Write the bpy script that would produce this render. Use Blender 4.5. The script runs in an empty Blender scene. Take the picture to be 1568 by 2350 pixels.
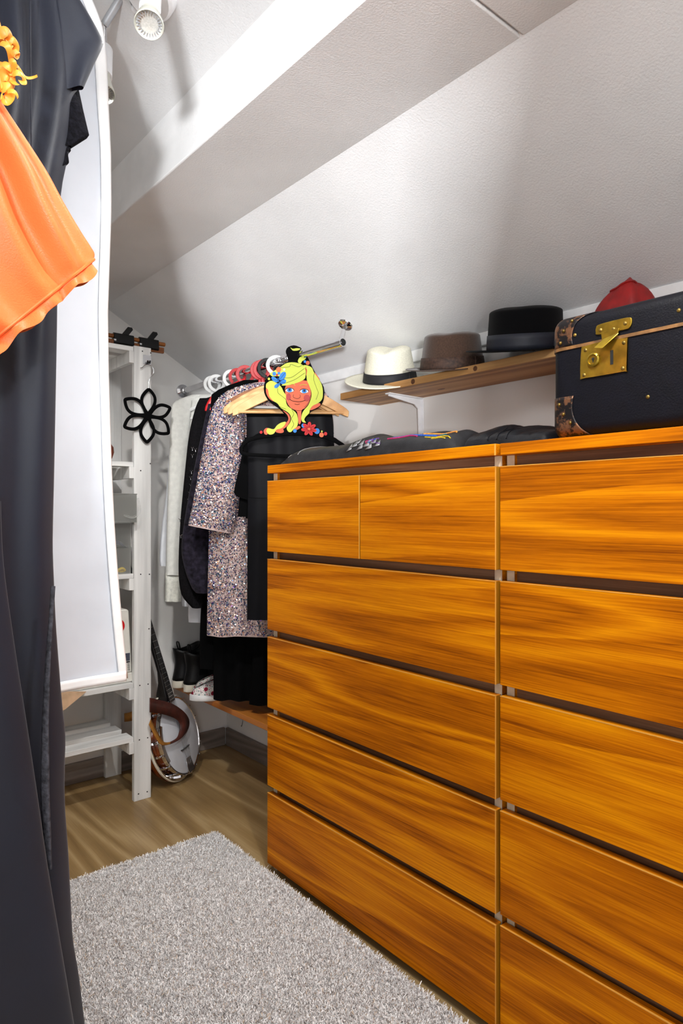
import bpy, bmesh, math, random
import numpy as np
from mathutils import Vector, Matrix

random.seed(7); rng = np.random.default_rng(7)
sc = bpy.context.scene
COL = sc.collection

# ------------------------------------------------------------------ camera
YAW = math.radians(40.04); EYE = 1.09; FL = 1516.0; CX, CY = 784.0, 1175.0   # 1568x2350 frame
cd = bpy.data.cameras.new('camera'); cam = bpy.data.objects.new('camera', cd); COL.objects.link(cam)
cam.location = (0, 0, EYE); cam.rotation_euler = (math.pi/2, 0, -YAW)
cd.sensor_fit = 'VERTICAL'; cd.sensor_height = 36.0; cd.lens = FL/2350*36.0
cd.clip_start = .02; cd.clip_end = 60
sc.camera = cam

# ------------------------------------------------------------------ light
sc.view_settings.view_transform = 'Standard'; sc.view_settings.look = 'None'
sc.view_settings.exposure = 0.38; sc.view_settings.gamma = 1.0
sc.view_settings.use_curve_mapping = False
w = bpy.data.worlds.new('world'); sc.world = w; w.use_nodes = True
w.node_tree.nodes['Background'].inputs[0].default_value = (.93, .96, 1.0, 1)
w.node_tree.nodes['Background'].inputs[1].default_value = 0.75

def area(name, loc, target, sx, sy, watt, col):
    l = bpy.data.lights.new(name, 'AREA'); l.shape = 'RECTANGLE'; l.size = sx; l.size_y = sy
    l.energy = watt; l.color = col
    o = bpy.data.objects.new(name, l); COL.objects.link(o); o.location = loc
    o.rotation_euler = (Vector(target)-Vector(loc)).to_track_quat('-Z', 'Y').to_euler()
    return o
def spot(name, loc, target, watt, col, deg, blend, size):
    l = bpy.data.lights.new(name, 'SPOT'); l.energy = watt; l.color = col
    l.spot_size = math.radians(deg); l.spot_blend = blend; l.shadow_soft_size = size
    o = bpy.data.objects.new(name, l); COL.objects.link(o); o.location = loc
    o.rotation_euler = (Vector(target)-Vector(loc)).to_track_quat('-Z', 'Y').to_euler()
    return o
# daylight from the next room, through the doorway left behind the photographer
area('window_daylight', (-3.17, -3.98, .35), (1.15, 1.7, 1.75), .55, .5, 520, (.96, .98, 1.0))
# wide soft daylight filling that doorway
area('doorway_daylight', (-.56, -.74, .98), (.6, 1.0, 1.15), .60, .95, 8, (.94, .97, 1.0))
# fill light added above the photographer, no lamp body there
lq = bpy.data.lights.new('overhead_fill_light', 'POINT'); lq.energy = 18; lq.color = (.95, .98, 1.0); lq.shadow_soft_size = .14
lo = bpy.data.objects.new('overhead_fill_light', lq); COL.objects.link(lo); lo.location = (.32, .02, 1.98)

# ------------------------------------------------------------------ pixel helpers
Fx, Fy = math.sin(YAW), math.cos(YAW); Rx, Ry = math.cos(YAW), -math.sin(YAW)
def ray(px, py):
    r = (px-CX)/FL
    return Vector((Fx+r*Rx, Fy+r*Ry, (CY-py)/FL))
def atF(px, py, f): d = ray(px, py); return Vector((d.x*f, d.y*f, EYE+d.z*f))
def atX(px, py, X): return atF(px, py, X/ray(px, py).x)
def atY(px, py, Y): return atF(px, py, Y/ray(px, py).y)
def atZ(px, py, Z): return atF(px, py, (Z-EYE)/ray(px, py).z)

class Plane:
    """vertical plane through (x,y); u runs along it to the right, n faces the room"""
    def __init__(s, x, y, deg):
        a = math.radians(deg); s.o = Vector((x, y, 0)); s.u = Vector((math.cos(a), math.sin(a), 0))
        s.n = Vector((s.u.y, -s.u.x, 0)); s.v = Vector((0, 0, 1))
    def hit(s, px, py):
        d = ray(px, py); t = s.o.dot(s.n)/d.dot(s.n)
        p = Vector((d.x*t, d.y*t, EYE+d.z*t)); return ((p-s.o).dot(s.u), p.z)
    def pt(s, a, z, d=0.0): return s.o+s.u*a+s.v*z+s.n*d

# ------------------------------------------------------------------ materials
def lin(c):
    return tuple(((x/255)/12.92 if x/255 <= .04045 else ((x/255+.055)/1.055)**2.4) for x in c)
def rgba(c): return (*lin(c), 1)
M = {}
def nodes(name):
    m = bpy.data.materials.new(name); m.use_nodes = True; nt = m.node_tree
    return m, nt, nt.nodes['Principled BSDF']
def N(nt, t, **kw):
    n = nt.nodes.new(t)
    for k, v in kw.items(): setattr(n, k, v)
    return n
def texco(nt, scale=(1, 1, 1), rnd=0.0, out='Object'):
    tc = N(nt, 'ShaderNodeTexCoord'); mp = N(nt, 'ShaderNodeMapping'); mp.inputs['Scale'].default_value = scale
    if rnd:
        oi = N(nt, 'ShaderNodeObjectInfo'); mu = N(nt, 'ShaderNodeMath', operation='MULTIPLY'); mu.inputs[1].default_value = rnd
        cb = N(nt, 'ShaderNodeCombineXYZ'); ad = N(nt, 'ShaderNodeVectorMath', operation='ADD')
        nt.links.new(oi.outputs['Random'], mu.inputs[0])
        for i in range(3): nt.links.new(mu.outputs[0], cb.inputs[i])
        nt.links.new(tc.outputs[out], ad.inputs[0]); nt.links.new(cb.outputs[0], ad.inputs[1])
        nt.links.new(ad.outputs[0], mp.inputs['Vector'])
    else: nt.links.new(tc.outputs[out], mp.inputs['Vector'])
    return mp.outputs[0]
def ramp(nt, fac, stops):
    r = N(nt, 'ShaderNodeValToRGB'); e = r.color_ramp.elements
    while len(e) < len(stops): e.new(.5)
    for i, (p, c) in enumerate(stops): e[i].position = p; e[i].color = rgba(c)
    nt.links.new(fac, r.inputs[0]); return r.outputs[0]
def noise(nt, vec, scale, detail=2, rough=.5, dist=0):
    n = N(nt, 'ShaderNodeTexNoise'); n.inputs['Scale'].default_value = scale; n.inputs['Detail'].default_value = detail
    n.inputs['Roughness'].default_value = rough; n.inputs['Distortion'].default_value = dist
    nt.links.new(vec, n.inputs['Vector']); return n.outputs['Fac']
def bump(nt, b, h, strength, dist=.002):
    n = N(nt, 'ShaderNodeBump'); n.inputs['Strength'].default_value = strength; n.inputs['Distance'].default_value = dist
    nt.links.new(h, n.inputs['Height']); nt.links.new(n.outputs[0], b.inputs['Normal'])
def setp(b, rough=.5, metal=0, spec=.5, sheen=0, coat=0):
    b.inputs['Roughness'].default_value = rough; b.inputs['Metallic'].default_value = metal
    b.inputs['Specular IOR Level'].default_value = spec
    b.inputs['Sheen Weight'].default_value = sheen; b.inputs['Coat Weight'].default_value = coat
def plain(name, c, rough=.5, metal=0, spec=.5, var=0, vs=20, bs=0, bscale=200, sheen=0, coat=0, bd=.002):
    m, nt, b = nodes(name); setp(b, rough, metal, spec, sheen, coat)
    v = texco(nt)
    k = max(var, .03); lo = tuple(x*(1-k) for x in c); hi = tuple(min(255, x*(1+k)) for x in c)
    nt.links.new(ramp(nt, noise(nt, v, vs, 3), [(.3, lo), (.7, hi)]), b.inputs['Base Color'])
    if bs: bump(nt, b, noise(nt, v, bscale, 2), bs, bd)
    M[name] = m; return m
def wood(name, dark, mid, light, axis='Y', scale=1.0, rough=.42, rnd=37.0, spec=.4, fine=.5, strips=0, lo=.30, hi=.68):
    """veneer: long streaks along axis, cathedral figure and fine pores"""
    m, nt, b = nodes(name); setp(b, rough, 0, spec)
    s = {'Y': (1, .085, 1), 'X': (.085, 1, 1), 'Z': (1, 1, .085)}[axis]
    s2 = {'Y': (1, .012, 1), 'X': (.012, 1, 1), 'Z': (1, 1, .012)}[axis]
    v = texco(nt, tuple(x*scale for x in s), rnd); v2 = texco(nt, tuple(x*scale for x in s2), rnd)
    if strips:
        tc = N(nt, 'ShaderNodeTexCoord'); sp = N(nt, 'ShaderNodeSeparateXYZ'); nt.links.new(tc.outputs['Object'], sp.inputs[0])
        oi = N(nt, 'ShaderNodeObjectInfo')
        k1 = N(nt, 'ShaderNodeMath', operation='MULTIPLY_ADD'); k1.inputs[1].default_value = .09; nt.links.new(sp.outputs['Y'], k1.inputs[0]); nt.links.new(sp.outputs['Z'], k1.inputs[2])
        k2 = N(nt, 'ShaderNodeMath', operation='MULTIPLY_ADD'); k2.inputs[1].default_value = strips; nt.links.new(k1.outputs[0], k2.inputs[0]); nt.links.new(oi.outputs['Random'], k2.inputs[2])
        k3 = N(nt, 'ShaderNodeMath', operation='FLOOR'); nt.links.new(k2.outputs[0], k3.inputs[0])
        wn = N(nt, 'ShaderNodeTexWhiteNoise'); wn.noise_dimensions = '1D'; nt.links.new(k3.outputs[0], wn.inputs['W'])
        vs_ = []
        for vv in (v, v2):
            sc_ = N(nt, 'ShaderNodeVectorMath', operation='SCALE'); sc_.inputs['Scale'].default_value = 23.0; nt.links.new(wn.outputs['Color'], sc_.inputs[0])
            ad_ = N(nt, 'ShaderNodeVectorMath', operation='ADD'); nt.links.new(vv, ad_.inputs[0]); nt.links.new(sc_.outputs[0], ad_.inputs[1]); vs_.append(ad_.outputs[0])
        v, v2 = vs_
    big = noise(nt, v, 5.5, 2, .5, .3)
    mu = N(nt, 'ShaderNodeMath', operation='MULTIPLY'); mu.inputs[1].default_value = 15.0; nt.links.new(big, mu.inputs[0])
    fr = N(nt, 'ShaderNodeMath', operation='PINGPONG'); fr.inputs[1].default_value = 1.0; nt.links.new(mu.outputs[0], fr.inputs[0])
    fi = noise(nt, v2, 300, 4, .75)
    mid_n = noise(nt, v, 34, 4, .65, .4)
    a = N(nt, 'ShaderNodeMix'); a.inputs[0].default_value = .5
    nt.links.new(fr.outputs[0], a.inputs[2]); nt.links.new(mid_n, a.inputs[3])
    c = N(nt, 'ShaderNodeMix'); c.inputs[0].default_value = fine
    nt.links.new(a.outputs[0], c.inputs[2]); nt.links.new(fi, c.inputs[3])
    nt.links.new(ramp(nt, c.outputs[0], [(lo, dark), (.5, mid), (hi, light)]), b.inputs['Base Color'])
    bump(nt, b, fi, .12, .001)
    M[name] = m; return m
def vcol(name, rough=.4, metal=0, spec=.5):
    m, nt, b = nodes(name); setp(b, rough, metal, spec)
    a = N(nt, 'ShaderNodeVertexColor'); a.layer_name = 'Col'
    nt.links.new(a.outputs['Color'], b.inputs['Base Color']); M[name] = m; return m

plain('paint_ceiling', (232, 232, 233), .75, var=.01, vs=3, bs=.3, bscale=230, bd=.0025, spec=.25)
plain('paint_wall', (236, 234, 231), .7, var=.015, vs=2, bs=.12, bscale=90, spec=.25)
plain('paint_trim', (240, 240, 240), .5, var=.01, bs=.03, spec=.35)
plain('paint_beam_face', (240, 240, 240), .6, var=.01, vs=8, bs=.25, bscale=200, spec=.25)
wood('oak', (122, 57, 0), (188, 104, 0), (222, 140, 3), 'Y', rough=.42, spec=.12, strips=7, lo=.31, hi=.67, fine=.56)
wood('oak_edge_end', (132, 80, 6), (156, 98, 10), (176, 116, 18), 'Z', rough=.45)
wood('oak_rail', (84, 54, 34), (112, 76, 50), (142, 104, 76), 'Y', rough=.5)
plain('edge_band', (214, 150, 60), .45, var=.05)
plain('pale_edge', (205, 190, 165), .5, var=.06, vs=60)
wood('pine', (140, 96, 52), (188, 140, 86), (208, 164, 108), 'Y', scale=.8, rough=.5, fine=.3)
wood('pine_orange', (150, 82, 24), (182, 106, 36), (196, 122, 48), 'Y', scale=.8, rough=.4, fine=.3)
plain('knot', (84, 48, 22), .5, var=.2, vs=120)
wood('floor_laminate', (124, 98, 60), (146, 118, 76), (172, 146, 104), 'Y', scale=.7, rough=.36, rnd=0, fine=.35)
wood('skirting', (104, 94, 88), (124, 113, 106), (140, 130, 122), 'Y', scale=1.2, rough=.5, fine=.35)
wood('skirting_x', (104, 94, 88), (124, 113, 106), (140, 130, 122), 'X', scale=1.2, rough=.5, fine=.35)
wood('white_wood', (206, 206, 204), (226, 226, 224), (236, 236, 234), 'Z', rough=.5, fine=.3)
wood('white_wood_x', (206, 206, 204), (226, 226, 224), (236, 236, 234), 'X', rough=.5, fine=.3)
plain('screw', (60, 60, 62), .35, .8, var=.1)
plain('lens', (214, 214, 208), .2, .3, var=.06, vs=350)
plain('chrome', (225, 225, 228), .07, 1.0)
plain('steel', (190, 190, 192), .25, 1.0)
plain('white_metal', (238, 238, 240), .4)
plain('grey_metal', (170, 172, 176), .4, .3)
plain('black_plastic', (14, 14, 15), .35)
plain('black_gloss', (8, 8, 9), .25, spec=.3)
plain('black_flock', (6, 6, 7), .95, spec=.1, bs=.2, bscale=900)
plain('white_plastic', (240, 240, 238), .35)
plain('red_plastic', (186, 40, 44), .35)
plain('red_bright', (214, 24, 32), .35)
wood('hanger_wood', (196, 142, 88), (220, 168, 110), (232, 184, 128), 'X', rough=.45, rnd=11, fine=.25)
wood('hanger_dark', (104, 56, 20), (136, 78, 30), (156, 96, 42), 'X', rough=.4, rnd=11, fine=.25)
plain('knit_white', (232, 232, 226), .9, var=.03, vs=60, bs=.5, bscale=420, sheen=.2)
plain('lace_white', (226, 226, 216), .9, var=.06, vs=90, bs=.9, bscale=260)
plain('cotton_white', (238, 240, 246), .85, var=.02, bs=.1, bscale=300)
plain('black_cloth', (9, 9, 10), .95, var=.1, spec=.05, bs=.15, bscale=700)
plain('black_satin', (13, 13, 17), .55, var=.1, spec=.12, bs=.06, bscale=500)
plain('black_lace', (14, 13, 15), .9, spec=.1, var=.5, vs=160, bs=.8, bscale=160)
plain('velvet', (30, 27, 36), .9, var=.55, vs=55, sheen=.06, spec=.1, bs=.3, bscale=60)
plain('pink_lining', (196, 172, 168), .7, var=.04)
vcol('sequins', .2, .6)
vcol('pile', .95, 0, .1)
plain('rug_base', (150, 142, 136), .95, var=.2, vs=200)
plain('navy_satin', (17, 22, 36), .5, var=.12, vs=6, spec=.35, bs=.08, bscale=900, sheen=.15)
plain('ruffle_grey', (60, 60, 66), .9, spec=.15, var=.3, vs=120, bs=.6, bscale=200)
plain('dark_lace', (12, 12, 16), .95, spec=.1, var=.6, vs=220, bs=1, bscale=220)
plain('bag_cloth', (204, 208, 216), .8, var=.03, vs=5, bs=.22, bscale=16, bd=.012)
plain('bag_binding', (252, 252, 253), .75, var=.01)
plain('orange_leather', (234, 110, 56), .45, var=.05, vs=9, spec=.3, bs=.25, bscale=520)
plain('orange_strip', (248, 150, 50), .45, var=.16, vs=14)
plain('leather_navy', (8, 9, 17), .5, spec=.2, var=.15, vs=40, bs=.3, bscale=300)
plain('brass', (176, 148, 52), .3, .9, var=.15, vs=40)
plain('brass_dark', (120, 98, 48), .4, .8, var=.3, vs=60)
plain('seam_brown', (118, 84, 48), .5, .2, var=.3, vs=50)
plain('dark_hole', (8, 8, 8), .8)
plain('red_leather', (142, 20, 20), .45, var=.25, vs=18, bs=.25, bscale=150)
plain('felt_brown', (74, 56, 46), .95, var=.12, vs=300, spec=.15, sheen=.3)
plain('band_brown', (66, 46, 36), .7, var=.25, vs=140)
plain('felt_black', (8, 8, 10), .95, var=.2, vs=300, spec=.1, sheen=.04)
plain('band_navy', (24, 28, 40), .6, var=.1)
plain('straw', (240, 236, 216), .8, var=.05, vs=300, bs=.6, bscale=420)
plain('band_black', (28, 28, 32), .7, var=.1)
plain('leather_grey', (38, 38, 40), .5, spec=.25, var=.18, vs=40, bs=.25, bscale=240)
plain('leather_black', (15, 16, 20), .4, spec=.3, var=.15, vs=40, bs=.2, bscale=200)
plain('patch_grey', (138, 138, 140), .5)
for k, c in dict(blue=(36, 84, 170), purple=(96, 50, 130), magenta=(160, 40, 90), yellow=(206, 176, 40), orange=(214, 140, 60), teal=(40, 130, 140)).items():
    plain('thread_'+k, c, .6, var=.15, vs=200)
plain('boot_black', (12, 12, 13), .42, spec=.3, var=.15, vs=40, bs=.2, bscale=160)
plain('sole_cream', (226, 218, 200), .6, var=.04)
plain('sole_white', (236, 236, 236), .5)
plain('banjo_black', (16, 14, 14), .3, coat=.3)
wood('banjo_wood', (78, 30, 10), (120, 52, 18), (146, 70, 26), 'Z', rough=.25, fine=.3)
plain('banjo_head', (206, 208, 214), .55, var=.03, vs=10)
plain('strap_leather', (74, 34, 26), .5, var=.2, vs=40, bs=.2, bscale=200)
plain('strap_back', (168, 112, 40), .7, var=.1, vs=60)
plain('machine_white', (214, 212, 204), .4)
plain('sticker_red', (196, 10, 16), .4)
plain('label_dark', (62, 66, 80), .5, var=.3, vs=400)
plain('ink', (40, 40, 42), .6)
plain('pot_brown', (118, 52, 26), .4, var=.2, vs=30)
plain('cardboard', (206, 172, 138), .85, var=.1, vs=20)
plain('wood_block', (140, 84, 20), .5, var=.15, vs=30)
plain('cloth_navy', (30, 36, 58), .9, var=.2, vs=30)
plain('yellow_item', (220, 186, 20), .5)
# illustrated hanger
for k, c in dict(lime=(216, 226, 88), skin=(232, 110, 74), coral=(226, 104, 70), blue=(52, 136, 222), white=(244, 244, 244), red=(216, 36, 40), blush=(190, 66, 66), ink=(24, 18, 18), yellow=(216, 222, 90), grey=(190, 200, 200), orange=(238, 120, 76)).items():
    plain('print_'+k, tuple(x*.86 for x in c), .5, var=.02, spec=.2)

def clear_plastic():
    m = bpy.data.materials.new('clear_plastic'); m.use_nodes = True; nt = m.node_tree; nt.nodes.clear()
    o = N(nt, 'ShaderNodeOutputMaterial'); mx = N(nt, 'ShaderNodeMixShader'); t = N(nt, 'ShaderNodeBsdfTransparent')
    g = N(nt, 'ShaderNodeBsdfPrincipled'); g.inputs['Base Color'].default_value = rgba((205, 205, 200)); g.inputs['Roughness'].default_value = .15
    t.inputs[0].default_value = (.97, .975, .98, 1); f = N(nt, 'ShaderNodeLayerWeight'); f.inputs[0].default_value = .12
    ad = N(nt, 'ShaderNodeMath', operation='ADD'); ad.inputs[1].default_value = .13
    nt.links.new(f.outputs[0], ad.inputs[0]); nt.links.new(ad.outputs[0], mx.inputs[0])
    nt.links.new(t.outputs[0], mx.inputs[1]); nt.links.new(g.outputs[0], mx.inputs[2]); nt.links.new(mx.outputs[0], o.inputs[0])
    M['clear_plastic'] = m
clear_plastic()
def glass():
    m, nt, b = nodes('bulb_glass'); setp(b, .12, 0, .6); b.inputs['Base Color'].default_value = rgba((236, 236, 222)); b.inputs['Transmission Weight'].default_value = .35
    M['bulb_glass'] = m
    m, nt, b = nodes('led'); setp(b, .4); b.inputs['Base Color'].default_value = rgba((250, 248, 236)); b.inputs['Emission Color'].default_value = rgba((255, 240, 214)); b.inputs['Emission Strength'].default_value = 1.2
    M['led'] = m
glass()
def floral():
    m, nt, b = nodes('floral'); setp(b, .7, 0, .3); v = texco(nt)
    def vor(scale, thr, seedoff):
        mp = N(nt, 'ShaderNodeMapping'); mp.inputs['Location'].default_value = (seedoff, seedoff*.7, seedoff*1.3); nt.links.new(v, mp.inputs['Vector'])
        n = N(nt, 'ShaderNodeTexVoronoi'); n.inputs['Scale'].default_value = scale; nt.links.new(mp.outputs[0], n.inputs['Vector'])
        l = N(nt, 'ShaderNodeMath', operation='LESS_THAN'); l.inputs[1].default_value = thr; nt.links.new(n.outputs['Distance'], l.inputs[0]); return l.outputs[0]
    col = None
    base = N(nt, 'ShaderNodeRGB'); base.outputs[0].default_value = rgba((232, 226, 222)); prev = base.outputs[0]
    for sca, thr, so, c in ((90, .26, 3, (120, 150, 150)), (130, .24, 7, (40, 36, 40)), (70, .22, 9, (200, 120, 140)), (34, .3, 5, (150, 20, 52)), (34, .13, 5, (96, 10, 40))):
        mx = N(nt, 'ShaderNodeMix'); mx.data_type = 'RGBA'; nt.links.new(vor(sca, thr, so), mx.inputs[0])
        nt.links.new(prev, mx.inputs[6]); mx.inputs[7].default_value = rgba(c); prev = mx.outputs[2]
    nt.links.new(prev, b.inputs['Base Color']); M['floral'] = m
floral()
def worn(name, metal_c, dark_c, scale):
    m, nt, b = nodes(name); setp(b, .45, .5); v = texco(nt)
    nt.links.new(ramp(nt, noise(nt, v, scale, 4, .7), [(.50, dark_c), (.58, metal_c)]), b.inputs['Base Color']); M[name] = m
worn('copper_worn', (112, 76, 52), (22, 18, 20), 42)

# ------------------------------------------------------------------ mesh builder
ORG = {}
class MB:
    def __init__(s): s.v = []; s.f = []; s.m = []; s.c = None
    def add(s, vs, fs, mi=0):
        b = len(s.v); s.v += [Vector(x) for x in vs]; s.f += [tuple(i+b for i in f) for f in fs]; s.m += [mi]*len(fs); return s
    def box(s, x0, x1, y0, y1, z0, z1, mi=0):
        v = [(x, y, z) for z in (z0, z1) for y in (y0, y1) for x in (x0, x1)]
        return s.add(v, [(0, 2, 3, 1), (4, 5, 7, 6), (0, 1, 5, 4), (2, 6, 7, 3), (0, 4, 6, 2), (1, 3, 7, 5)], mi)
    def obox(s, c, ax, h, mi=0):
        c = Vector(c); ax = [Vector(a).normalized() for a in ax]
        v = [c+ax[0]*h[0]*i+ax[1]*h[1]*j+ax[2]*h[2]*k for k in (-1, 1) for j in (-1, 1) for i in (-1, 1)]
        return s.add(v, [(0, 2, 3, 1), (4, 5, 7, 6), (0, 1, 5, 4), (2, 6, 7, 3), (0, 4, 6, 2), (1, 3, 7, 5)], mi)
    def tube(s, pts, r, seg=10, closed=False, mi=0, flat=None):
        """flat=(vector, ratio): squash the section along that vector"""
        pts = [Vector(p) for p in pts]; n = len(pts); rs = r if isinstance(r, (list, tuple)) else [r]*n
        rings = []; prev = None
        for i, p in enumerate(pts):
            a = pts[(i-1) % n] if closed or i > 0 else p; b = pts[(i+1) % n] if closed or i < n-1 else p
            t = (b-a).normalized()
            if flat is not None:
                e2 = Vector(flat[0]); e2 = (e2-t*e2.dot(t)).normalized(); e1 = t.cross(e2); k = flat[1]
            else:
                if prev is None: q = Vector((0, 0, 1)) if abs(t.z) < .9 else Vector((1, 0, 0)); e1 = t.cross(q).normalized()
                else: e1 = (prev-t*prev.dot(t)).normalized()
                e2 = t.cross(e1); k = 1; prev = e1
            rings.append([p+(e1*math.cos(2*math.pi*j/seg)+e2*math.sin(2*math.pi*j/seg)*k)*rs[i] for j in range(seg)])
        v = [x for R in rings for x in R]; f = []
        for i in range(n if closed else n-1):
            i2 = (i+1) % n
            for j in range(seg): f.append((i*seg+j, i*seg+(j+1) % seg, i2*seg+(j+1) % seg, i2*seg+j))
        if not closed: f.append(tuple(range(seg))[::-1]); f.append(tuple((n-1)*seg+j for j in range(seg)))
        return s.add(v, f, mi)
    def cyl(s, a, b, r0, r1=None, seg=16, mi=0): return s.tube([a, b], [r0, r0 if r1 is None else r1], seg, mi=mi)
    def lathe(s, prof, o, axis=(0, 0, 1), seg=32, e1=None, sx=1, sy=1, mi=0, cap=True):
        o = Vector(o); ax = Vector(axis).normalized()
        if e1 is None: e1 = Vector((1, 0, 0)) if abs(ax.x) < .9 else Vector((0, 1, 0))
        e1 = Vector(e1); e1 = (e1-ax*e1.dot(ax)).normalized(); e2 = ax.cross(e1); v = []; f = []
        for (r, z) in prof:
            for j in range(seg):
                a = 2*math.pi*j/seg; v.append(o+e1*r*sx*math.cos(a)+e2*r*sy*math.sin(a)+ax*z)
        n = len(prof)
        for i in range(n-1):
            for j in range(seg): f.append((i*seg+j, i*seg+(j+1) % seg, (i+1)*seg+(j+1) % seg, (i+1)*seg+j))
        if cap: f.append(tuple(range(seg))[::-1]); f.append(tuple((n-1)*seg+j for j in range(seg)))
        return s.add(v, f, mi)
    def prism(s, poly, fr, d0, d1, mi=0):
        """poly of 2D points, fr(a,b,d) -> world"""
        n = len(poly); v = [fr(a, b, d0) for a, b in poly]+[fr(a, b, d1) for a, b in poly]
        f = [tuple(range(n))[::-1], tuple(range(n, 2*n))]+[(i, (i+1) % n, n+(i+1) % n, n+i) for i in range(n)]
        return s.add(v, f, mi)
    def grid(s, fn, nu, nv, closeu=False, mi=0):
        mu = nu if closeu else nu+1
        v = [fn(i/nu, j/nv) for j in range(nv+1) for i in range(mu)]; f = []
        for j in range(nv):
            for i in range(nu): f.append((j*mu+i, j*mu+(i+1) % mu, (j+1)*mu+(i+1) % mu, (j+1)*mu+i))
        return s.add(v, f, mi)
    def ball(s, c, r, seg=10, rings=6, sc3=(1, 1, 1), mi=0):
        c = Vector(c)
        def fn(u, t):
            a = 2*math.pi*u; b = math.pi*(t-.5)*.998
            return c+Vector((math.cos(a)*math.cos(b)*r*sc3[0], math.sin(a)*math.cos(b)*r*sc3[1], math.sin(b)*r*sc3[2]))
        return s.grid(fn, seg, rings, True, mi)
    def build(s, name, mats, parent=None, org=None, bev=0, sharp=38, solid=0, sub=0, bseg=2):
        mats = mats if isinstance(mats, (list, tuple)) else [mats]
        if parent is not None: o3 = ORG[parent]
        else:
            if org is None:
                xs = [p.x for p in s.v]; ys = [p.y for p in s.v]; zs = [p.z for p in s.v]
                org = ((min(xs)+max(xs))/2, (min(ys)+max(ys))/2, min(zs))
            o3 = Vector(org)
        me = bpy.data.meshes.new(name); me.from_pydata([p-o3 for p in s.v], [], s.f)
        for m in mats: me.materials.append(M[m])
        me.polygons.foreach_set('material_index', s.m)
        bm = bmesh.new(); bm.from_mesh(me); bmesh.ops.recalc_face_normals(bm, faces=bm.faces); bm.to_mesh(me); bm.free()
        me.polygons.foreach_set('use_smooth', [True]*len(me.polygons)); me.set_sharp_from_angle(angle=math.radians(sharp))
        o = bpy.data.objects.new(name, me); COL.objects.link(o)
        if parent is not None: o.parent = parent
        else: o.location = o3
        ORG[o] = o3
        if solid:
            md = o.modifiers.new('solid', 'SOLIDIFY'); md.thickness = solid; md.offset = 0
        if sub:
            md = o.modifiers.new('sub', 'SUBSURF'); md.levels = sub; md.render_levels = sub
        if bev:
            md = o.modifiers.new('bevel', 'BEVEL'); md.width = bev; md.segments = bseg; md.limit_method = 'ANGLE'; md.angle_limit = math.radians(40)
        return o
def thing(name, loc, label, cat, group=None):
    o = bpy.data.objects.new(name, None); COL.objects.link(o); o.location = loc; o.empty_display_size = .05
    ORG[o] = Vector(loc); return tag(o, label, cat, group)
def tag(o, label, cat=None, group=None, kind=None):
    o['label'] = label
    if cat: o['category'] = cat
    if group: o['group'] = group
    if kind: o['kind'] = kind
    return o
def struct(o, label=None):
    o['kind'] = 'structure'
    if label: o['label'] = label
    return o
def frameXZ(y, s=-1): return lambda a, b, d: Vector((a, y+s*d, b))
def frameYZ(x, s=-1): return lambda a, b, d: Vector((x+s*d, a, b))
def smooth(pts, n=4, closed=False):
    """Catmull-Rom through 2D/3D points"""
    P = [np.array(p, float) for p in pts]; m = len(P); out = []
    rngi = range(m) if closed else range(m-1)
    for i in rngi:
        p0 = P[(i-1) % m] if closed or i > 0 else P[i]; p1 = P[i]; p2 = P[(i+1) % m]; p3 = P[(i+2) % m] if closed or i < m-2 else P[i+1]
        for k in range(n):
            t = k/n; out.append(.5*((2*p1)+(-p0+p2)*t+(2*p0-5*p1+4*p2-p3)*t*t+(-p0+3*p1-3*p2+p3)*t**3))
    if not closed: out.append(P[-1])
    return [tuple(p) for p in out]

# ================================================================== THE ROOM
XW, YE = 1.588, 2.73            # knee wall, end wall
XL, YB = -.90, -.60            # left wall, wall behind the photographer
ZK, SL = 1.62, .557             # knee wall height, ceiling slope
def zc(x): return ZK+SL*(XW-x)
m = MB().box(XL, XW, YB, YE, -.05, 0); struct(m.build('floor', 'floor_laminate'), 'olive brown wood-grain laminate floor')
m = MB().box(XL-.1, XW+.1, YE, YE+.1, -.05, 3.1); struct(m.build('wall_back', 'paint_wall'), 'white painted end wall behind the shelving')
m = MB().box(XW, XW+.1, YB-.1, YE, -.05, ZK); struct(m.build('wall_right', 'paint_wall'), 'low white knee wall under the sloped ceiling')
m = MB().box(XL-.1, XL, YB-.1, YE, -.05, 3.1); struct(m.build('wall_left', 'paint_wall'), 'white left wall behind the near garments')
DJ = -.215                      # right jamb of the added doorway, placed to cut the daylight
m = MB(); m.box(DJ, XW, YB-.1, YB, -.05, 3.1); m.box(XL, DJ, YB-.1, YB, 1.50, 3.1)  # unseen; low lintel shaped to keep daylight off the upper ceiling
struct(m.build('wall_front', 'paint_wall'), 'white wall with an added low doorway behind the photographer')
m = MB().box(-1.55, -.45, -1.75, -1.40, .001, .76); o = m.build('blocker', 'white_wood', bev=.004)  # unseen box, added to keep the daylight off the lower drawers
tag(o, 'low white sideboard added unseen beyond the doorway to shade the chests', 'blocker')
m = MB().box(-2.6, XW, -2.6, YB-.1, -.05, 0); struct(m.build('floor_2', 'floor_laminate'), 'unseen floor added beyond the doorway')  # unseen floor piece, added along with the doorway
# sloped ceiling slab
m = MB(); t = .08
poly = [(XW+.1, zc(XW+.1)), (XL-.1, zc(XL-.1)), (XL-.1, zc(XL-.1)+t), (XW+.1, zc(XW+.1)+t)]
m.prism(poly, lambda a, b, d: Vector((a, d, b)), YB-.1, YE+.1); struct(m.build('ceiling', 'paint_ceiling'), 'white textured sloped ceiling')
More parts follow.
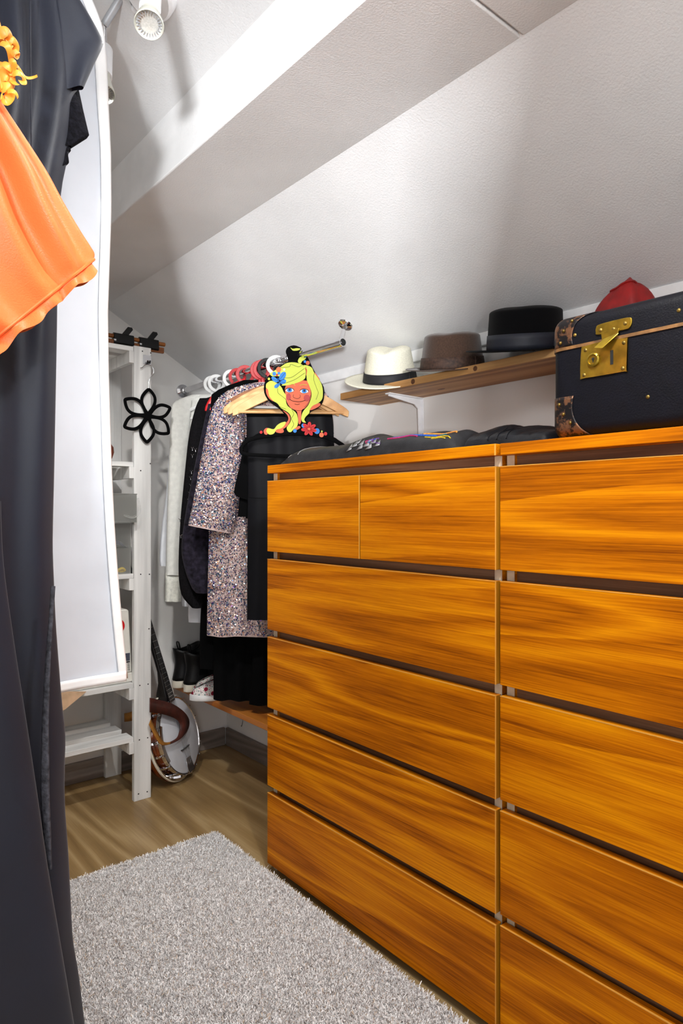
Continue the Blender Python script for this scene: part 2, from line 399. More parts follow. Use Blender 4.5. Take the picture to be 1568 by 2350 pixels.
# boxed purlin under the slope, two lengths with a plaster joint between them
XB0, XB1, ZB = .735, 1.012, 1.942
JY = atZ(1190, 78, ZB).y
for i, (ya, yb) in enumerate(((JY+.0015, YE), (YB, JY-.0015))):
    m = MB(); poly = [(XB0, ZB), (XB1, ZB), (XB1, zc(XB1)+.01), (XB0, zc(XB0)+.01)]
    m.prism(poly, lambda a, b, d: Vector((a, d, b)), ya, yb)
    m.m = [0]*len(m.f)
    o = m.build('trim_%d' % (i+1), ['paint_ceiling', 'paint_beam_face'], bev=.004)
    for p in o.data.polygons:
        if p.normal.x < -.9: p.material_index = 1
    struct(o, 'white boxed ceiling beam, %s length' % ('far' if i == 0 else 'near'))
# moulding on top of the knee wall, and cover strips
m = MB().box(XW-.012, XW, YB, YE, 1.582, 1.622); struct(m.build('trim_3', 'paint_trim', bev=.003), 'white moulding along the top of the knee wall')
m = MB().box(XW-.016, XW, YB, YE-.016, 0, .082); struct(m.build('baseboard_right', 'skirting', bev=.003), 'grey wood-grain skirting on the knee wall')
m = MB().box(XL, XW-.0165, YE-.016, YE, 0, .082); struct(m.build('baseboard_back', 'skirting_x', bev=.003), 'grey wood-grain skirting on the end wall')
# small bent nail low on the knee wall
p = atX(557, 1667, XW-.001)
m = MB().tube([p+Vector((.002, 0, .03)), p+Vector((-.003, 0, .006)), p+Vector((-.006, 0, 0)), p+Vector((-.008, 0, .006))], .0012, 6)
tag(m.build('nail', 'ink'), 'thin dark nail low on the white wall under the shoe shelf', 'nail')

# ================================================================== RUG
def make_rug():
    c_fr, c_nr = np.array((1.106, 1.972)), np.array((1.074, -.45)); wv = np.array((-.632, .012))
    root = thing('rug', (.78, .76, 0), 'pale grey-beige shaggy rug lying beside the wooden chests', 'rug')
    def P(u, v, z): p = c_fr*(1-v)+c_nr*v+wv*u; return Vector((p[0], p[1], z))
    m = MB(); m.grid(lambda u, v: P(u, v, .007), 10, 30); m.build('backing', 'rug_base', root, solid=.010)
    n = 330000
    v = rng.random(n)**1.0*.62; u = rng.random(n)                # the part of the rug the view reaches
    ang = rng.random(n)*6.283; lean = rng.normal(0, .005, (n, 2)); h = .005+.006*rng.random(n)
    base = c_fr[None]*(1-v)[:, None]+c_nr[None]*v[:, None]+wv[None]*u[:, None]+rng.normal(0, .002, (n, 2))
    wd = .0012
    dx = np.stack([np.cos(ang), np.sin(ang)], 1)*wd
    V = np.zeros((n, 4, 3)); V[:, 0, :2] = base-dx; V[:, 1, :2] = base+dx; V[:, :2, 2] = .010
    V[:, 2, :2] = base+lean+dx*.8; V[:, 3, :2] = base+lean-dx*.8; V[:, 2:, 2] = (.010+h)[:, None]
    V[:, :, 0] -= .78; V[:, :, 1] -= .76
    me = bpy.data.meshes.new('pile'); me.vertices.add(n*4); me.vertices.foreach_set('co', V.ravel())
    me.loops.add(n*4); me.loops.foreach_set('vertex_index', np.arange(n*4, dtype=np.int32))
    me.polygons.add(n); me.polygons.foreach_set('loop_start', np.arange(0, n*4, 4, dtype=np.int32))
    me.update(calc_edges=True); me.validate()
    ca = me.color_attributes.new('Col', 'FLOAT_COLOR', 'CORNER')
    tint = rng.random(n); base_c = np.array(lin((246, 244, 243))); dk = np.array(lin((204, 198, 196))); br = np.array(lin((206, 186, 166)))
    cc = np.where((tint < .3)[:, None], dk, base_c); cc = np.where((tint > .95)[:, None], br, cc)*(.88+.24*rng.random(n))[:, None]
    C4 = np.ones((n, 4, 4)); C4[:, :, :3] = cc[:, None, :]; ca.data.foreach_set('color', C4.ravel())
    me.materials.append(M['pile']); o = bpy.data.objects.new('pile', me); COL.objects.link(o); o.parent = root; o['kind'] = 'stuff'
make_rug()

# ================================================================== CHESTS OF DRAWERS
ROWT = [1.184, .9475, .711, .4745, .238]; DH = .2135
def chest(y0, y1, xf, label):
    xb = XW-.017
    root = thing('chest_of_drawers', ((xf+xb)/2, (y0+y1)/2, 0), label, 'chest of drawers', 'matching wooden chests of drawers')
    m = MB().box(xf, xb, y0, y1, 1.207, 1.231); top = m.build('top', 'oak', root, bev=.0012)
    m = MB().box(xf-.0003, xf+.0012, y0-.0002, y0+.003, 1.207, 1.231); m.build('edge_band', 'edge_band', top)
    for (a, b) in ((y0+.001, y0+.019), (y1-.019, y1-.001)):
        m = MB().box(xf+.024, xb, a, b, 0, 1.207); sp = m.build('side_panel', 'oak', root)
        m = MB().box(xf+.0225, xf+.0242, a, b, 0, 1.207); m.build('front_edge', 'pale_edge', sp)
    m = MB().box(xb-.006, xb, y0+.02, y1-.02, .03, 1.206); m.build('back_panel', 'oak_rail', root)
    zs = [(1.165, 1.207)]+[(z-.03, z+.0) for z in ()]
    for i in range(5):
        zt = 1.207 if i == 0 else ROWT[i-1]-DH+.012
        m = MB().box(xf+.032, xf+.06, y0+.019, y1-.019, ROWT[i]-.03, zt); m.build('rail', 'oak_rail', root)
    m = MB().box(xf+.045, xf+.062, y0+.019, y1-.019, 0, .07); m.build('plinth', 'oak_rail', root)
    for i, zt in enumerate(ROWT):
        spans = [(y0, y1)] if i else [(y0, (y0+y1)/2-.002), ((y0+y1)/2+.002, y1)]
        for (a, b) in spans:
            z0, z1 = zt-DH, zt
            m = MB().box(xf, xf+.019, a, b, z0, z1); m.m = [0]*6
            d = m.build('drawer', ['oak', 'oak_edge_end'], root, bev=.0008)
            for p in d.data.polygons:
                if abs(p.normal.y) > .9: p.material_index = 1
            e = MB(); th = .0012
            e.box(xf-.0004, xf+.003, a, b, z1-th, z1+.0003)
            e.box(xf-.0004, xf+.002, a-.0003, a+th, z0, z1)
            e.build('edge_band', 'edge_band', d)
            e = MB().box(xf+.0195, xf+.40, a+.028, b-.028, z0+.03, z1-.03); e.build('drawer_box', 'pale_edge', d)
    return root
chest(.838, 1.682, 1.119, 'far wooden chest of drawers, its top row split in two, next to the hanging clothes')
chest(-.012, .832, 1.126, 'near wooden chest of drawers under the old dark suitcase')

# ================================================================== SHELF WITH HATS
sh = thing('wall_shelf', (1.5, 1.15, 1.462), 'narrow pine wall shelf carrying three hats', 'shelf')
m = MB().box(1.408, XW-.001, .60, 1.682, 1.462, 1.484); m.build('board', 'pine', sh, bev=.0015)
for (px, py, r) in ((948, 876, .008), (1091, 853, .007)):
    p = atX(px, py, 1.408); m = MB().lathe([(.001, .0), (r*.7, .0004), (r, .0002), (r, -.001)], (1.408, p.y, 1.473), (-1, 0, 0), 14); m.build('knot', 'knot', sh)
p = atZ(1013, 893, 1.462); m = MB().lathe([(.001, .0004), (.009, .0004), (.011, -.001)], (p.x, p.y, 1.462), (0, 0, -1), 14, sx=.6, sy=1.6); m.build('knot', 'knot', sh)
by = atX(968, 950, XW).y
for yb in (by, .72):
    m = MB()
    m.box(XW-.004, XW-.0005, yb-.011, yb+.011, 1.235, 1.462)
    m.box(XW-.155, XW-.003, yb-.011, yb+.011, 1.4575, 1.4618)
    m.prism([(XW-.004, 1.25), (XW-.004, 1.4575), (XW-.15, 1.4575), (XW-.15, 1.452), (XW-.035, 1.438), (XW-.018, 1.425), (XW-.011, 1.25)], lambda a, b, d: Vector((a, yb+d, b)), -.003, .003)
    br = m.build('bracket', 'white_metal', sh, bev=.001)
    for z in (1.42, 1.27): MB().lathe([(.001, .003), (.004, .002), (.0045, 0)], (XW-.004, yb+.006, z), (-1, 0, 0), 10).build('screw', 'screw', br)

def hat(name, c, yaw, label, felt, bandm, R, brim, h, band_h, tilt=0, pinch=.02, droop=.0, curl=.012, taper=.86, roll=0, flat_top=False):
    """fedora: e1 is front-back axis"""
    c = Vector(c); root = thing(name, c, label, 'hat', 'hats on the wall shelf')
    Rm = Matrix.Rotation(tilt, 3, Vector((.62, -.78, 0))) @ Matrix.Rotation(yaw, 3, 'Z')
    ax, ay = R*1.12, R*.92
    def P(u, v):                       # crown: v 0 base -> 1 top centre
        a = 2*math.pi*u
        if v < .62: k = v/.62; rr = 1-(1-taper)*k; z = h*.86*k
        else:
            k = (v-.62)/.38; rr = taper*math.cos(k*math.pi/2)**.7 if k < 1 else 0; z = h*(.86+.14*math.sin(k*math.pi/2))
        x = ax*rr*math.cos(a); y = ay*rr*math.sin(a)
        top = max(0, (z/h-.5)/.5)
        crease = pinch*top*math.exp(-(y/(ay*.30))**2)*(1.0 if not flat_top else .7)
        front = math.exp(-((x-ax*.75)/(ax*.5))**2)
        y *= 1-.20*front*top*(pinch/.02)
        return c+Rm @ Vector((x, y, z+.004-crease))
    m = MB(); m.grid(P, 40, 22, True); m.build('crown', felt, root, sharp=80)
    def B(u, v):
        a = 2*math.pi*u; ca, sa = math.cos(a), math.sin(a)
        x = (ax+brim*v)*ca; y = (ay+brim*v)*sa
        z = .004+curl*v**2*sa*sa-droop*v**2*max(0, ca)+.35*curl*v**2*max(0, -ca)
        return c+Rm @ Vector((x, y, z))
    m = MB(); m.grid(B, 48, 6, True); m.build('brim', felt, root, solid=.003, sharp=80)
    def Bd(u, v):
        a = 2*math.pi*u; z = band_h*v; rr = 1-(1-taper)*(z/(h*.86))
        return c+Rm @ Vector(((ax*rr+.0016)*math.cos(a), (ay*rr+.0016)*math.sin(a), z+.005))
    m = MB(); m.grid(Bd, 40, 3, True); b = m.build('hat_band', bandm, root, solid=.001, sharp=80)
    a = 1.2; p = Bd(a/6.283, .5); q = Rm @ Vector((ay*math.cos(a), ax*math.sin(a), 0)); q.normalize()
    m = MB().obox(p, [Vector((-q.y, q.x, 0)), q, (0, 0, 1)], (.014, .0025, band_h*.42)); m.build('bow', bandm, b, bev=.001)
    return root
hat('panama_hat', (1.490, 1.530, 1.511), math.radians(212), 'cream straw panama hat with a black band', 'straw', 'band_black', .092, .060, .108, .030, tilt=math.radians(20), pinch=.011, droop=.0, curl=.010, taper=.82)
hat('fedora', (1.486, 1.266, 1.502), math.radians(205), 'brown felt fedora between the cream and the black hat', 'felt_brown', 'band_brown', .099, .042, .106, .034, tilt=math.radians(13), pinch=.004, curl=.006, droop=.0)
hat('fedora', (1.482, 1.016, 1.509), math.radians(200), 'black felt hat with a navy band beside the suitcase', 'felt_black', 'band_navy', .104, .054, .111, .040, tilt=math.radians(13), pinch=.003, curl=.005, taper=.95, flat_top=True)
# red leather thing on the shelf behind the suitcase
root = thing('leather_pouch', (1.5, .76, 1.485), 'crumpled red leather pouch peeking over the old suitcase', 'pouch')
def RP(u, v):
    a = 2*math.pi*u; z = .150*v
    k = (1-v**2.2)**.62
    rx = .052*(k*.86+.14); ry = .082*(k*.88+.12)
    wob = 1+.10*math.sin(5*a+v*3)*(.3+v)+.05*math.sin(9*a)
    return Vector((1.505+rx*math.cos(a)*wob+.008*v, .772+ry*math.sin(a)*wob-.022*v*v, 1.4845+z*(.97+.05*math.sin(2*a+1)*v)))
m = MB(); m.grid(RP, 40, 14, True); m.f.append(tuple(range(40*14, 40*15))); m.m.append(0); m.build('body', 'red_leather', root, sharp=70)
pts = [RP(.30+.35*i/16, .90)+Vector((0, 0, .001)) for i in range(17)]
m = MB().tube(pts, .003, 6); m.build('rolled_edge', 'red_leather', root)

# ================================================================== SUITCASE
def suitcase():
    x0, x1, ya, yb = 1.148, 1.402, .12, .728; zb, zs, zt = 1.2325, 1.404, 1.466; r = .024
    root = thing('suitcase', ((x0+x1)/2, (ya+yb)/2, zb), 'old dark navy suitcase with brass lock and worn metal corners', 'suitcase')
    def contour(off=0.0, n=7):
        """ordered (core point, normal) round the rectangle"""
        out = []
        for (cx, cy, a0) in ((x0+r, yb-r, 90), (x0+r, ya+r, 180), (x1-r, ya+r, 270), (x1-r, yb-r, 0)):
            for k in range(n):
                a = math.radians(a0+90*k/(n-1)); out.append((Vector((cx, cy, 0)), Vector((math.cos(a), math.sin(a), 0))))
        return out
    con = contour()
    def shell(name, prof, mat):
        m = MB(); n = len(con)
        v = [c+nn*rho+Vector((0, 0, z)) for (rho, z) in prof for (c, nn) in con]; f = []
        for j in range(len(prof)-1):
            for i in range(n): f.append((j*n+i, j*n+(i+1) % n, (j+1)*n+(i+1) % n, (j+1)*n+i))
        f.append(tuple(range(n))); f.append(tuple((len(prof)-1)*n+i for i in range(n)))
        m.add(v, f); return m.build(name, mat, root, sharp=50)
    q = [math.radians(a) for a in (0, 18, 36, 54, 72, 90)]
    shell('body', [(r*math.cos(a), zb+r-r*math.sin(a)) for a in q[::-1]]+[(r, zs-.0025)], 'leather_navy')
    shell('lid', [(r, zs+.0025)]+[(r*math.cos(a), zt-r+r*math.sin(a)) for a in q], 'leather_navy')
    shell('seam_rim', [(r-.004, zs-.0035), (r+.0022, zs-.003), (r+.0022, zs+.003), (r-.004, zs+.0035)], 'seam_brown')
    # metal corner caps: s runs round the vertical edge, t runs up the wall and over the rim
    for (cx, cy, ac) in ((x0+r, yb-r, 135), (x0+r, ya+r, 225)):
        for up in (1, 0):
            def surf(s, t, lift=.0012):
                L = .026+(.052 if not up else .050)*(t**1.2)-.018*math.sin(t*math.pi)
                arc = r*math.pi/2; S = s*(L+arc/2)
                if abs(S) <= arc/2: a = math.radians(ac)+S/r; c = Vector((cx, cy, 0))
                else:
                    e = math.copysign(1, S); a = math.radians(ac)+e*math.pi/4; c = Vector((cx, cy, 0))+Vector((-math.sin(a), math.cos(a), 0))*e*(abs(S)-arc/2)
                nn = Vector((math.cos(a), math.sin(a), 0))
                wall = (zt-r-zs-.003) if up else .055
                tot = wall+r*math.pi/2+.006; T = t*tot
                if T <= wall: rho, z = r, T
                elif T <= wall+r*math.pi/2: b = (T-wall)/r; rho, z = r*math.cos(b), wall+r*math.sin(b)
                else: rho, z = -(T-wall-r*math.pi/2), wall+r
                zz = zs+.003+z if up else (zb+r+.055)-z
                p = c+nn*(rho+lift*(1 if rho > 0 else 0))+Vector((0, 0, zz))
                if z > wall: p.z += lift*(1 if up else -.3)*(z-wall)/r
                return p
            m = MB(); m.grid(lambda u, v: surf(u*2-1, v), 26, 14); cp = m.build('corner_cap', 'copper_worn', root, solid=.0012, sharp=60)
            for (s, t) in (((.42, .12), (.55, .40), (.74, .60), (-.5, .3)) if up else ((.36, .14), (.55, .34), (.76, .52), (-.5, .3))):
                MB().ball(surf(s if ac == 135 else -s, t, .002), .0035, 8, 5).build('rivet', 'brass_dark', cp)
    # lock: pixel outlines dropped onto the front face
    fr = frameYZ(x0)
    def pg(pts): return [tuple((lambda p: (p.y, p.z))(atX(px, py, x0))) for px, py in pts]
    c6 = lambda pts: [(1220+a/4.506, 620+b/4.506) for a, b in pts]
    lock = MB().prism(pg(c6(smooth([(525, 815), (560, 790), (760, 735), (985, 705), (1000, 730), (990, 1030), (960, 1050), (560, 1118), (515, 1105)], 3, True))), fr, -.0005, .003).build('lock_plate', 'brass', root, bev=.0008)
    MB().prism(pg(c6(smooth([(675, 600), (720, 560), (1000, 492), (1045, 520), (1025, 590), (960, 620), (700, 670), (672, 645)], 4, True))), fr, -.0005, .003).build('hasp_plate', 'brass', root, bev=.0008)
    hp = MB()
    hp.prism(pg(c6([(735, 650), (925, 605), (900, 690), (745, 730)])), fr, .003, .006)
    a, b, c2, d = [atX(*p, x0-.006) for p in c6([(745, 720), (905, 655), (775, 822), (690, 822)])]
    out = Vector((-.014, 0, 0)); th = Vector((.0, 0, .002))
    hp.add([a, b, c2+out, d+out, a+th, b+th, c2+out+th, d+out+th], [(0, 1, 2, 3), (7, 6, 5, 4), (0, 4, 5, 1), (1, 5, 6, 2), (2, 6, 7, 3), (3, 7, 4, 0)])
    hp.build('hasp', 'brass', root, bev=.0006)
    k = atX(*c6([(655, 930)])[0], x0); m = MB().lathe([(.004, .003), (.0125, .003), (.0125, .007), (.0095, .0085), (.0085, .006), (.004, .006)], k, (-1, 0, 0), 24)
    ring = m.build('keyhole_ring', 'brass', root)
    MB().lathe([(.0005, .0064), (.0028, .0064), (.0028, .004)], k+Vector((0, 0, .001)), (-1, 0, 0), 12).build('keyhole', 'dark_hole', ring)
    MB().box(k.x-.0064, k.x-.004, k.y-.001, k.y+.001, k.z-.005, k.z).build('keyhole', 'dark_hole', ring)
    s = atX(*c6([(840, 905)])[0], x0); MB().box(x0-.0036, x0-.002, s.y-.0028, s.y+.0028, s.z-.013, s.z+.013).build('slot', 'dark_hole', lock)
    for p in c6([(560, 828), (955, 750), (545, 1085), (945, 1015), (715, 620), (970, 550), (850, 610), (1205, 1310), (1525, 415), (450, 672)]):
        MB().ball(atX(*p, x0-.003 if p[0] < 1450 and p[1] < 870 and p[0] > 1330 else x0), .0036, 10, 6, (.6, 1, 1)).build('stud', 'brass_dark', root)
    # carrying handle on the front, out to the right
    y = .36; m = MB().tube(smooth([(x0, y+.07, 1.35), (x0-.028, y+.06, 1.345), (x0-.034, y, 1.34), (x0-.028, y-.06, 1.345), (x0, y-.07, 1.35)], 5), .008, 8)
    m.build('handle', 'leather_navy', root)
    return root
suitcase()

# ================================================================== JACKETS ON THE CHEST
def lump(root, name, mat, yA, yB, xA, xB, prof, seedn, crease, nY=70, nX=24, z0=1.2318):
    """soft folded heap: prof(y01) gives height"""
    rr = np.random.default_rng(seedn); ph = rr.random(8)*6.28
    def S(u, v, lift=0.0):
        y = yA+(yB-yA)*u; b = math.sin(math.pi*min(max(v, 0), 1))**.55 if 0 < v < 1 else 0
        e = min(1, u/.05, (1-u)/.05); e = max(0, e)**.6
        h = prof(u)*(.86+.10*math.sin(5*v+ph[0]+3*u)+.07*math.sin(14*u+2.2*math.sin(4*v+ph[1]))+crease*math.sin(38*u+6*v+ph[2]))
        x = xA+(xB-xA)*v+.010*math.sin(9*u+ph[3])*(1-abs(2*v-1))
        if v < .25: x -= .012*math.sin(v/.25*math.pi)
        return Vector((x, y, z0+max(0.0005, h*b*e)+lift))
    m = MB(); m.grid(S, nY, nX); m.grid(lambda u, v: S(u, v)*1 if False else Vector((*S(u, v).xy, z0)), nY, nX)
    m.build(name, mat, root, sharp=75); return S
rootJ = thing('leather_jacket', (1.27, 1.35, 1.232), 'folded dark grey leather jacket with embroidered panel on the chest top', 'jacket')
pj = lambda u: 1.15*float(np.interp(u, [0, .12, .25, .38, .5, .62, .74, .84, .92, 1], [.050, .050, .066, .062, .076, .066, .070, .066, .060, .034]))
SJ = lump(rootJ, 'body', 'leather_grey', .965, 1.665, 1.145, 1.42, pj, 3, .02)
for (u, v, s) in ((.70, .20, .016), (.665, .23, .013), (.63, .17, .017), (.60, .26, .013), (.66, .12, .014), (.61, .11, .015), (.72, .12, .012), (.57, .17, .014), (.69, .30, .010), (.63, .33, .010)):
    u -= .19; v = max(.012, v*.30); a, b, c = SJ(u-s*1.1, v, .001)-Vector((.0015, 0, 0)), SJ(u+s*1.1, max(.004, v-.012), .001)-Vector((.0015, 0, 0)), SJ(u+s*.2, v+.07, .001)-Vector((.0015, 0, 0)); MB().add([a, b, c], [(0, 1, 2)]).build('patch', 'patch_grey', rootJ, solid=.001)
for k, (mt, pts) in enumerate((('thread_blue', [(.42, .28), (.36, .34), (.28, .36), (.22, .36)]), ('thread_magenta', [(.44, .24), (.38, .29), (.33, .32), (.30, .30)]), ('thread_purple', [(.50, .30), (.52, .22), (.50, .14), (.46, .10)]), ('thread_blue', [(.51, .26), (.535, .2), (.52, .12)]), ('thread_magenta', [(.525, .24), (.55, .18), (.53, .10)]), ('thread_yellow', [(.26, .29), (.20, .27), (.16, .22), (.13, .16)]), ('thread_orange', [(.30, .46), (.24, .50), (.18, .46), (.14, .40)]), ('thread_teal', [(.30, .40), (.24, .42), (.18, .38)]), ('thread_purple', [(.36, .37), (.28, .40), (.21, .40)]), ('thread_yellow', [(.22, .22), (.18, .2), (.15, .13)]))):
    pp = [SJ(max(.03, a-.09), b*.42+.03, .0006) for a, b in smooth(pts, 8)]
    MB().tube(pp, .0026 if k in (0, 1, 6) else .0015, 6).build('embroidery', mt, rootJ)
for u in (.86, .93):
    MB().tube([SJ(u+.012*math.sin(9*v), v, .0006) for v in np.linspace(.06, .9, 16)], .0011, 5).build('stitching', 'patch_grey', rootJ)
rootK = thing('leather_jacket', (1.27, .86, 1.232), 'black shiny jacket bunched between embroidered jacket and suitcase', 'jacket')
pk = lambda u: float(np.interp(u, [0, .3, .6, .85, 1], [.034, .05, .062, .062, .05]))
SK = lump(rootK, 'body', 'leather_black', .742, .960, 1.155, 1.42, pk, 8, .05, 40, 20)
for u in (.45, .56, .67):
    MB().tube([SK(u+.05*t, t*.35+.01, .0005) for t in np.linspace(.05, 1, 10)], .0014, 5).build('seam', 'leather_black', rootK)

# ================================================================== CLOTHES RAIL
RXX, RZ = 1.36, 1.632; RY0 = 1.612
rail = thing('clothes_rail', (RXX, 2.17, RZ), 'chrome clothes rail fixed to the end wall and sloped ceiling', 'clothes rail')
MB().cyl((RXX, RY0, RZ), (RXX, YE-.002, RZ), .0128, seg=28).build('tube', 'chrome', rail)
MB().lathe([(.013, .04), (.0165, .038), (.0165, .012), (.029, .008), (.030, .0), (.001, 0)], (RXX, YE-.0005, RZ), (0, -1, 0), 32).build('wall_flange', 'chrome', rail)
m = MB(); m.lathe([(.0095, -.003), (.0095, 0), (.0142, 0), (.0142, .020), (.0129, .021)], (RXX, RY0-.001, RZ), (0, 1, 0), 28, cap=False); m.build('end_collar', 'chrome', rail)
MB().lathe([(.0005, 0), (.0115, 0), (.0115, .003)], (RXX, RY0-.0012, RZ), (0, 1, 0), 24).build('end_opening', 'dark_hole', rail)
ca = Vector((RXX+.004, RY0+.014, RZ+.010)); d = ray(793, 745); tt = (ZK+SL*XW-EYE)/(d.z+SL*d.x); cb = Vector((d.x*tt, d.y*tt, EYE+d.z*tt))
MB().cyl(ca, cb, .0058, seg=16).build('ceiling_arm', 'chrome', rail)
nrm = Vector((-SL, 0, -1)).normalized()
MB().lathe([(.001, .012), (.008, .012), (.010, .007), (.024, .004), (.026, 0), (.001, 0)], cb, nrm, 30).build('ceiling_flange', 'chrome', rail)

# ================================================================== HANGERS ON THE RAIL
HY = {}
def hook_y(px): return RXX*ray(px, 860).y/ray(px, 860).x
def C_hook(m, PL, cz, Ro, wd, th, a0=-60, a1=232, n=22):
    """flat plastic C hook round the rail"""
    for sgn in (0,):
        v = []; f = []
        for i in range(n+1):
            a = math.radians(a0+(a1-a0)*i/n)
            for (r, d) in ((Ro, -th), (Ro, th), (Ro-wd, th), (Ro-wd, -th)): v.append(PL.pt(r*math.cos(a), cz+r*math.sin(a), d))
        for i in range(n):
            for k in range(4): f.append((i*4+k, i*4+(k+1) % 4, (i+1)*4+(k+1) % 4, (i+1)*4+k))
        f += [(0, 1, 2, 3), tuple(n*4+k for k in range(4))]
        m.add(v, f)
def plastic_hanger(px, yaw, mat, label, Ro=.037, wd=.013, half=.2, th=.004, group=None, flip=False):
    y = hook_y(px); PL = Plane(RXX, y, yaw); cz = RZ+.0132-(Ro-wd)+.0005
    root = thing('plastic_hanger', (RXX, y, cz-.2), label, 'hanger', group)
    m = MB(); C_hook(m, PL, cz, Ro, wd, th, -62, 262 if not flip else 250); m.build('hook', mat, root, bev=.0015)
    zb = cz-Ro; m = MB()
    m.tube([PL.pt(0.0, zb+wd*.6), PL.pt(0, zb-.035)], wd*.5, 8, flat=(PL.n, .6))
    m.build('neck', mat, root)
    pts = [PL.pt(-half, zb-.115), PL.pt(-half*.93, zb-.098), PL.pt(-half*.5, zb-.062), PL.pt(0, zb-.030), PL.pt(half*.5, zb-.062), PL.pt(half*.93, zb-.098), PL.pt(half, zb-.115)]
    MB().tube(smooth(pts, 4), .0075, 8, flat=(PL.n, .75)).build('shoulders', mat, root)
    MB().tube([pts[0]+PL.u*.006, pts[-1]-PL.u*.006], .005, 8).build('bar', mat, root)
    return root
gh = 'hangers on the chrome rail'
plastic_hanger(487, -14, 'white_plastic', 'farthest white plastic hanger on the rail, nearest the end wall', group=gh, half=.15)
plastic_hanger(497, -14, 'white_plastic', 'second white plastic hanger from the end wall', group=gh, half=.15)
plastic_hanger(532, -20, 'white_plastic', 'third white plastic hanger, beside the first red hook', group=gh, half=.12)
plastic_hanger(563, -28, 'red_plastic', 'red plastic hanger between white hook and two red hooks', group=gh, half=.12)
plastic_hanger(597, -33, 'red_plastic', 'middle red plastic hanger of the rail', group=gh, half=.12)
plastic_hanger(604, -33, 'red_plastic', 'nearest red plastic hanger, touching the black hook', group=gh, half=.12)
plastic_hanger(614, -34, 'black_gloss', 'glossy black plastic hanger behind the nearest white hook', group=gh, half=.12, Ro=.038)
plastic_hanger(634, -34, 'white_plastic', 'nearest white plastic hanger holding the sequin dress', group=gh, half=.12)

def wire_hook(m, PL, zb, r=.021):
    pts = [PL.pt(0, zb)]+[PL.pt(0, zb+.012)]
    cz = RZ+.0132-r+.0018
    pts = [PL.pt(0, zb), PL.pt(0, cz-r-.006)]+[PL.pt(r*math.cos(math.radians(a)), cz+r*math.sin(math.radians(a))) for a in range(-75, 205, 20)]
    m.tube(pts, .0018, 7)
def wood_hanger(y, yaw, label, mat='hanger_wood', half=.205, zt=1.545, bar=True, drop=.085):
    PL = Plane(RXX, y, yaw); root = thing('wooden_hanger', (RXX, y, zt-.1), label, 'hanger', gh)
    m = MB(); wire_hook(m, PL, zt-.01); m.build('hook', 'chrome', root)
    fr = lambda a, b, d: PL.pt(a, b, d+.012*(1-(a/half)**2)-.006)
    for sgn in (-1, 1):
        top = smooth([(0, zt), (sgn*.03, zt-.003), (sgn*half*.5, zt-.030), (sgn*half*.90, zt-drop*.90), (sgn*half, zt-drop*1.10)], 4)
        bot = smooth([(sgn*half*.99, zt-drop*1.33), (sgn*half*.90, zt-drop*1.26), (sgn*half*.5, zt-.068), (sgn*.03, zt-.036), (0, zt-.034)], 4)
        MB().prism(top+bot, fr, -.0065, .0065).build('arm', mat, root, bev=.002)
    if bar: MB().tube([PL.pt(-half*.9, zt-drop*1.17), PL.pt(half*.9, zt-drop*1.17)], .0052, 10).build('bar', 'hanger_wood', root)
    return root
wood_hanger(1.966, -35, 'wooden hanger over the sequin dress, farthest of three', half=.20, zt=1.555)
wood_hanger(1.938, -35, 'wooden hanger between the other two wooden hangers', half=.20, zt=1.548)
wood_hanger(1.895, -36, 'wooden hanger nearest the printed face, black cloth over its bar', half=.205, zt=1.540)
# one darker hanger whose end shows on the right
wood_hanger(2.008, -36, 'dark varnished wooden hanger, its end right of the printed face', 'hanger_dark', half=.215, zt=1.555, bar=False)

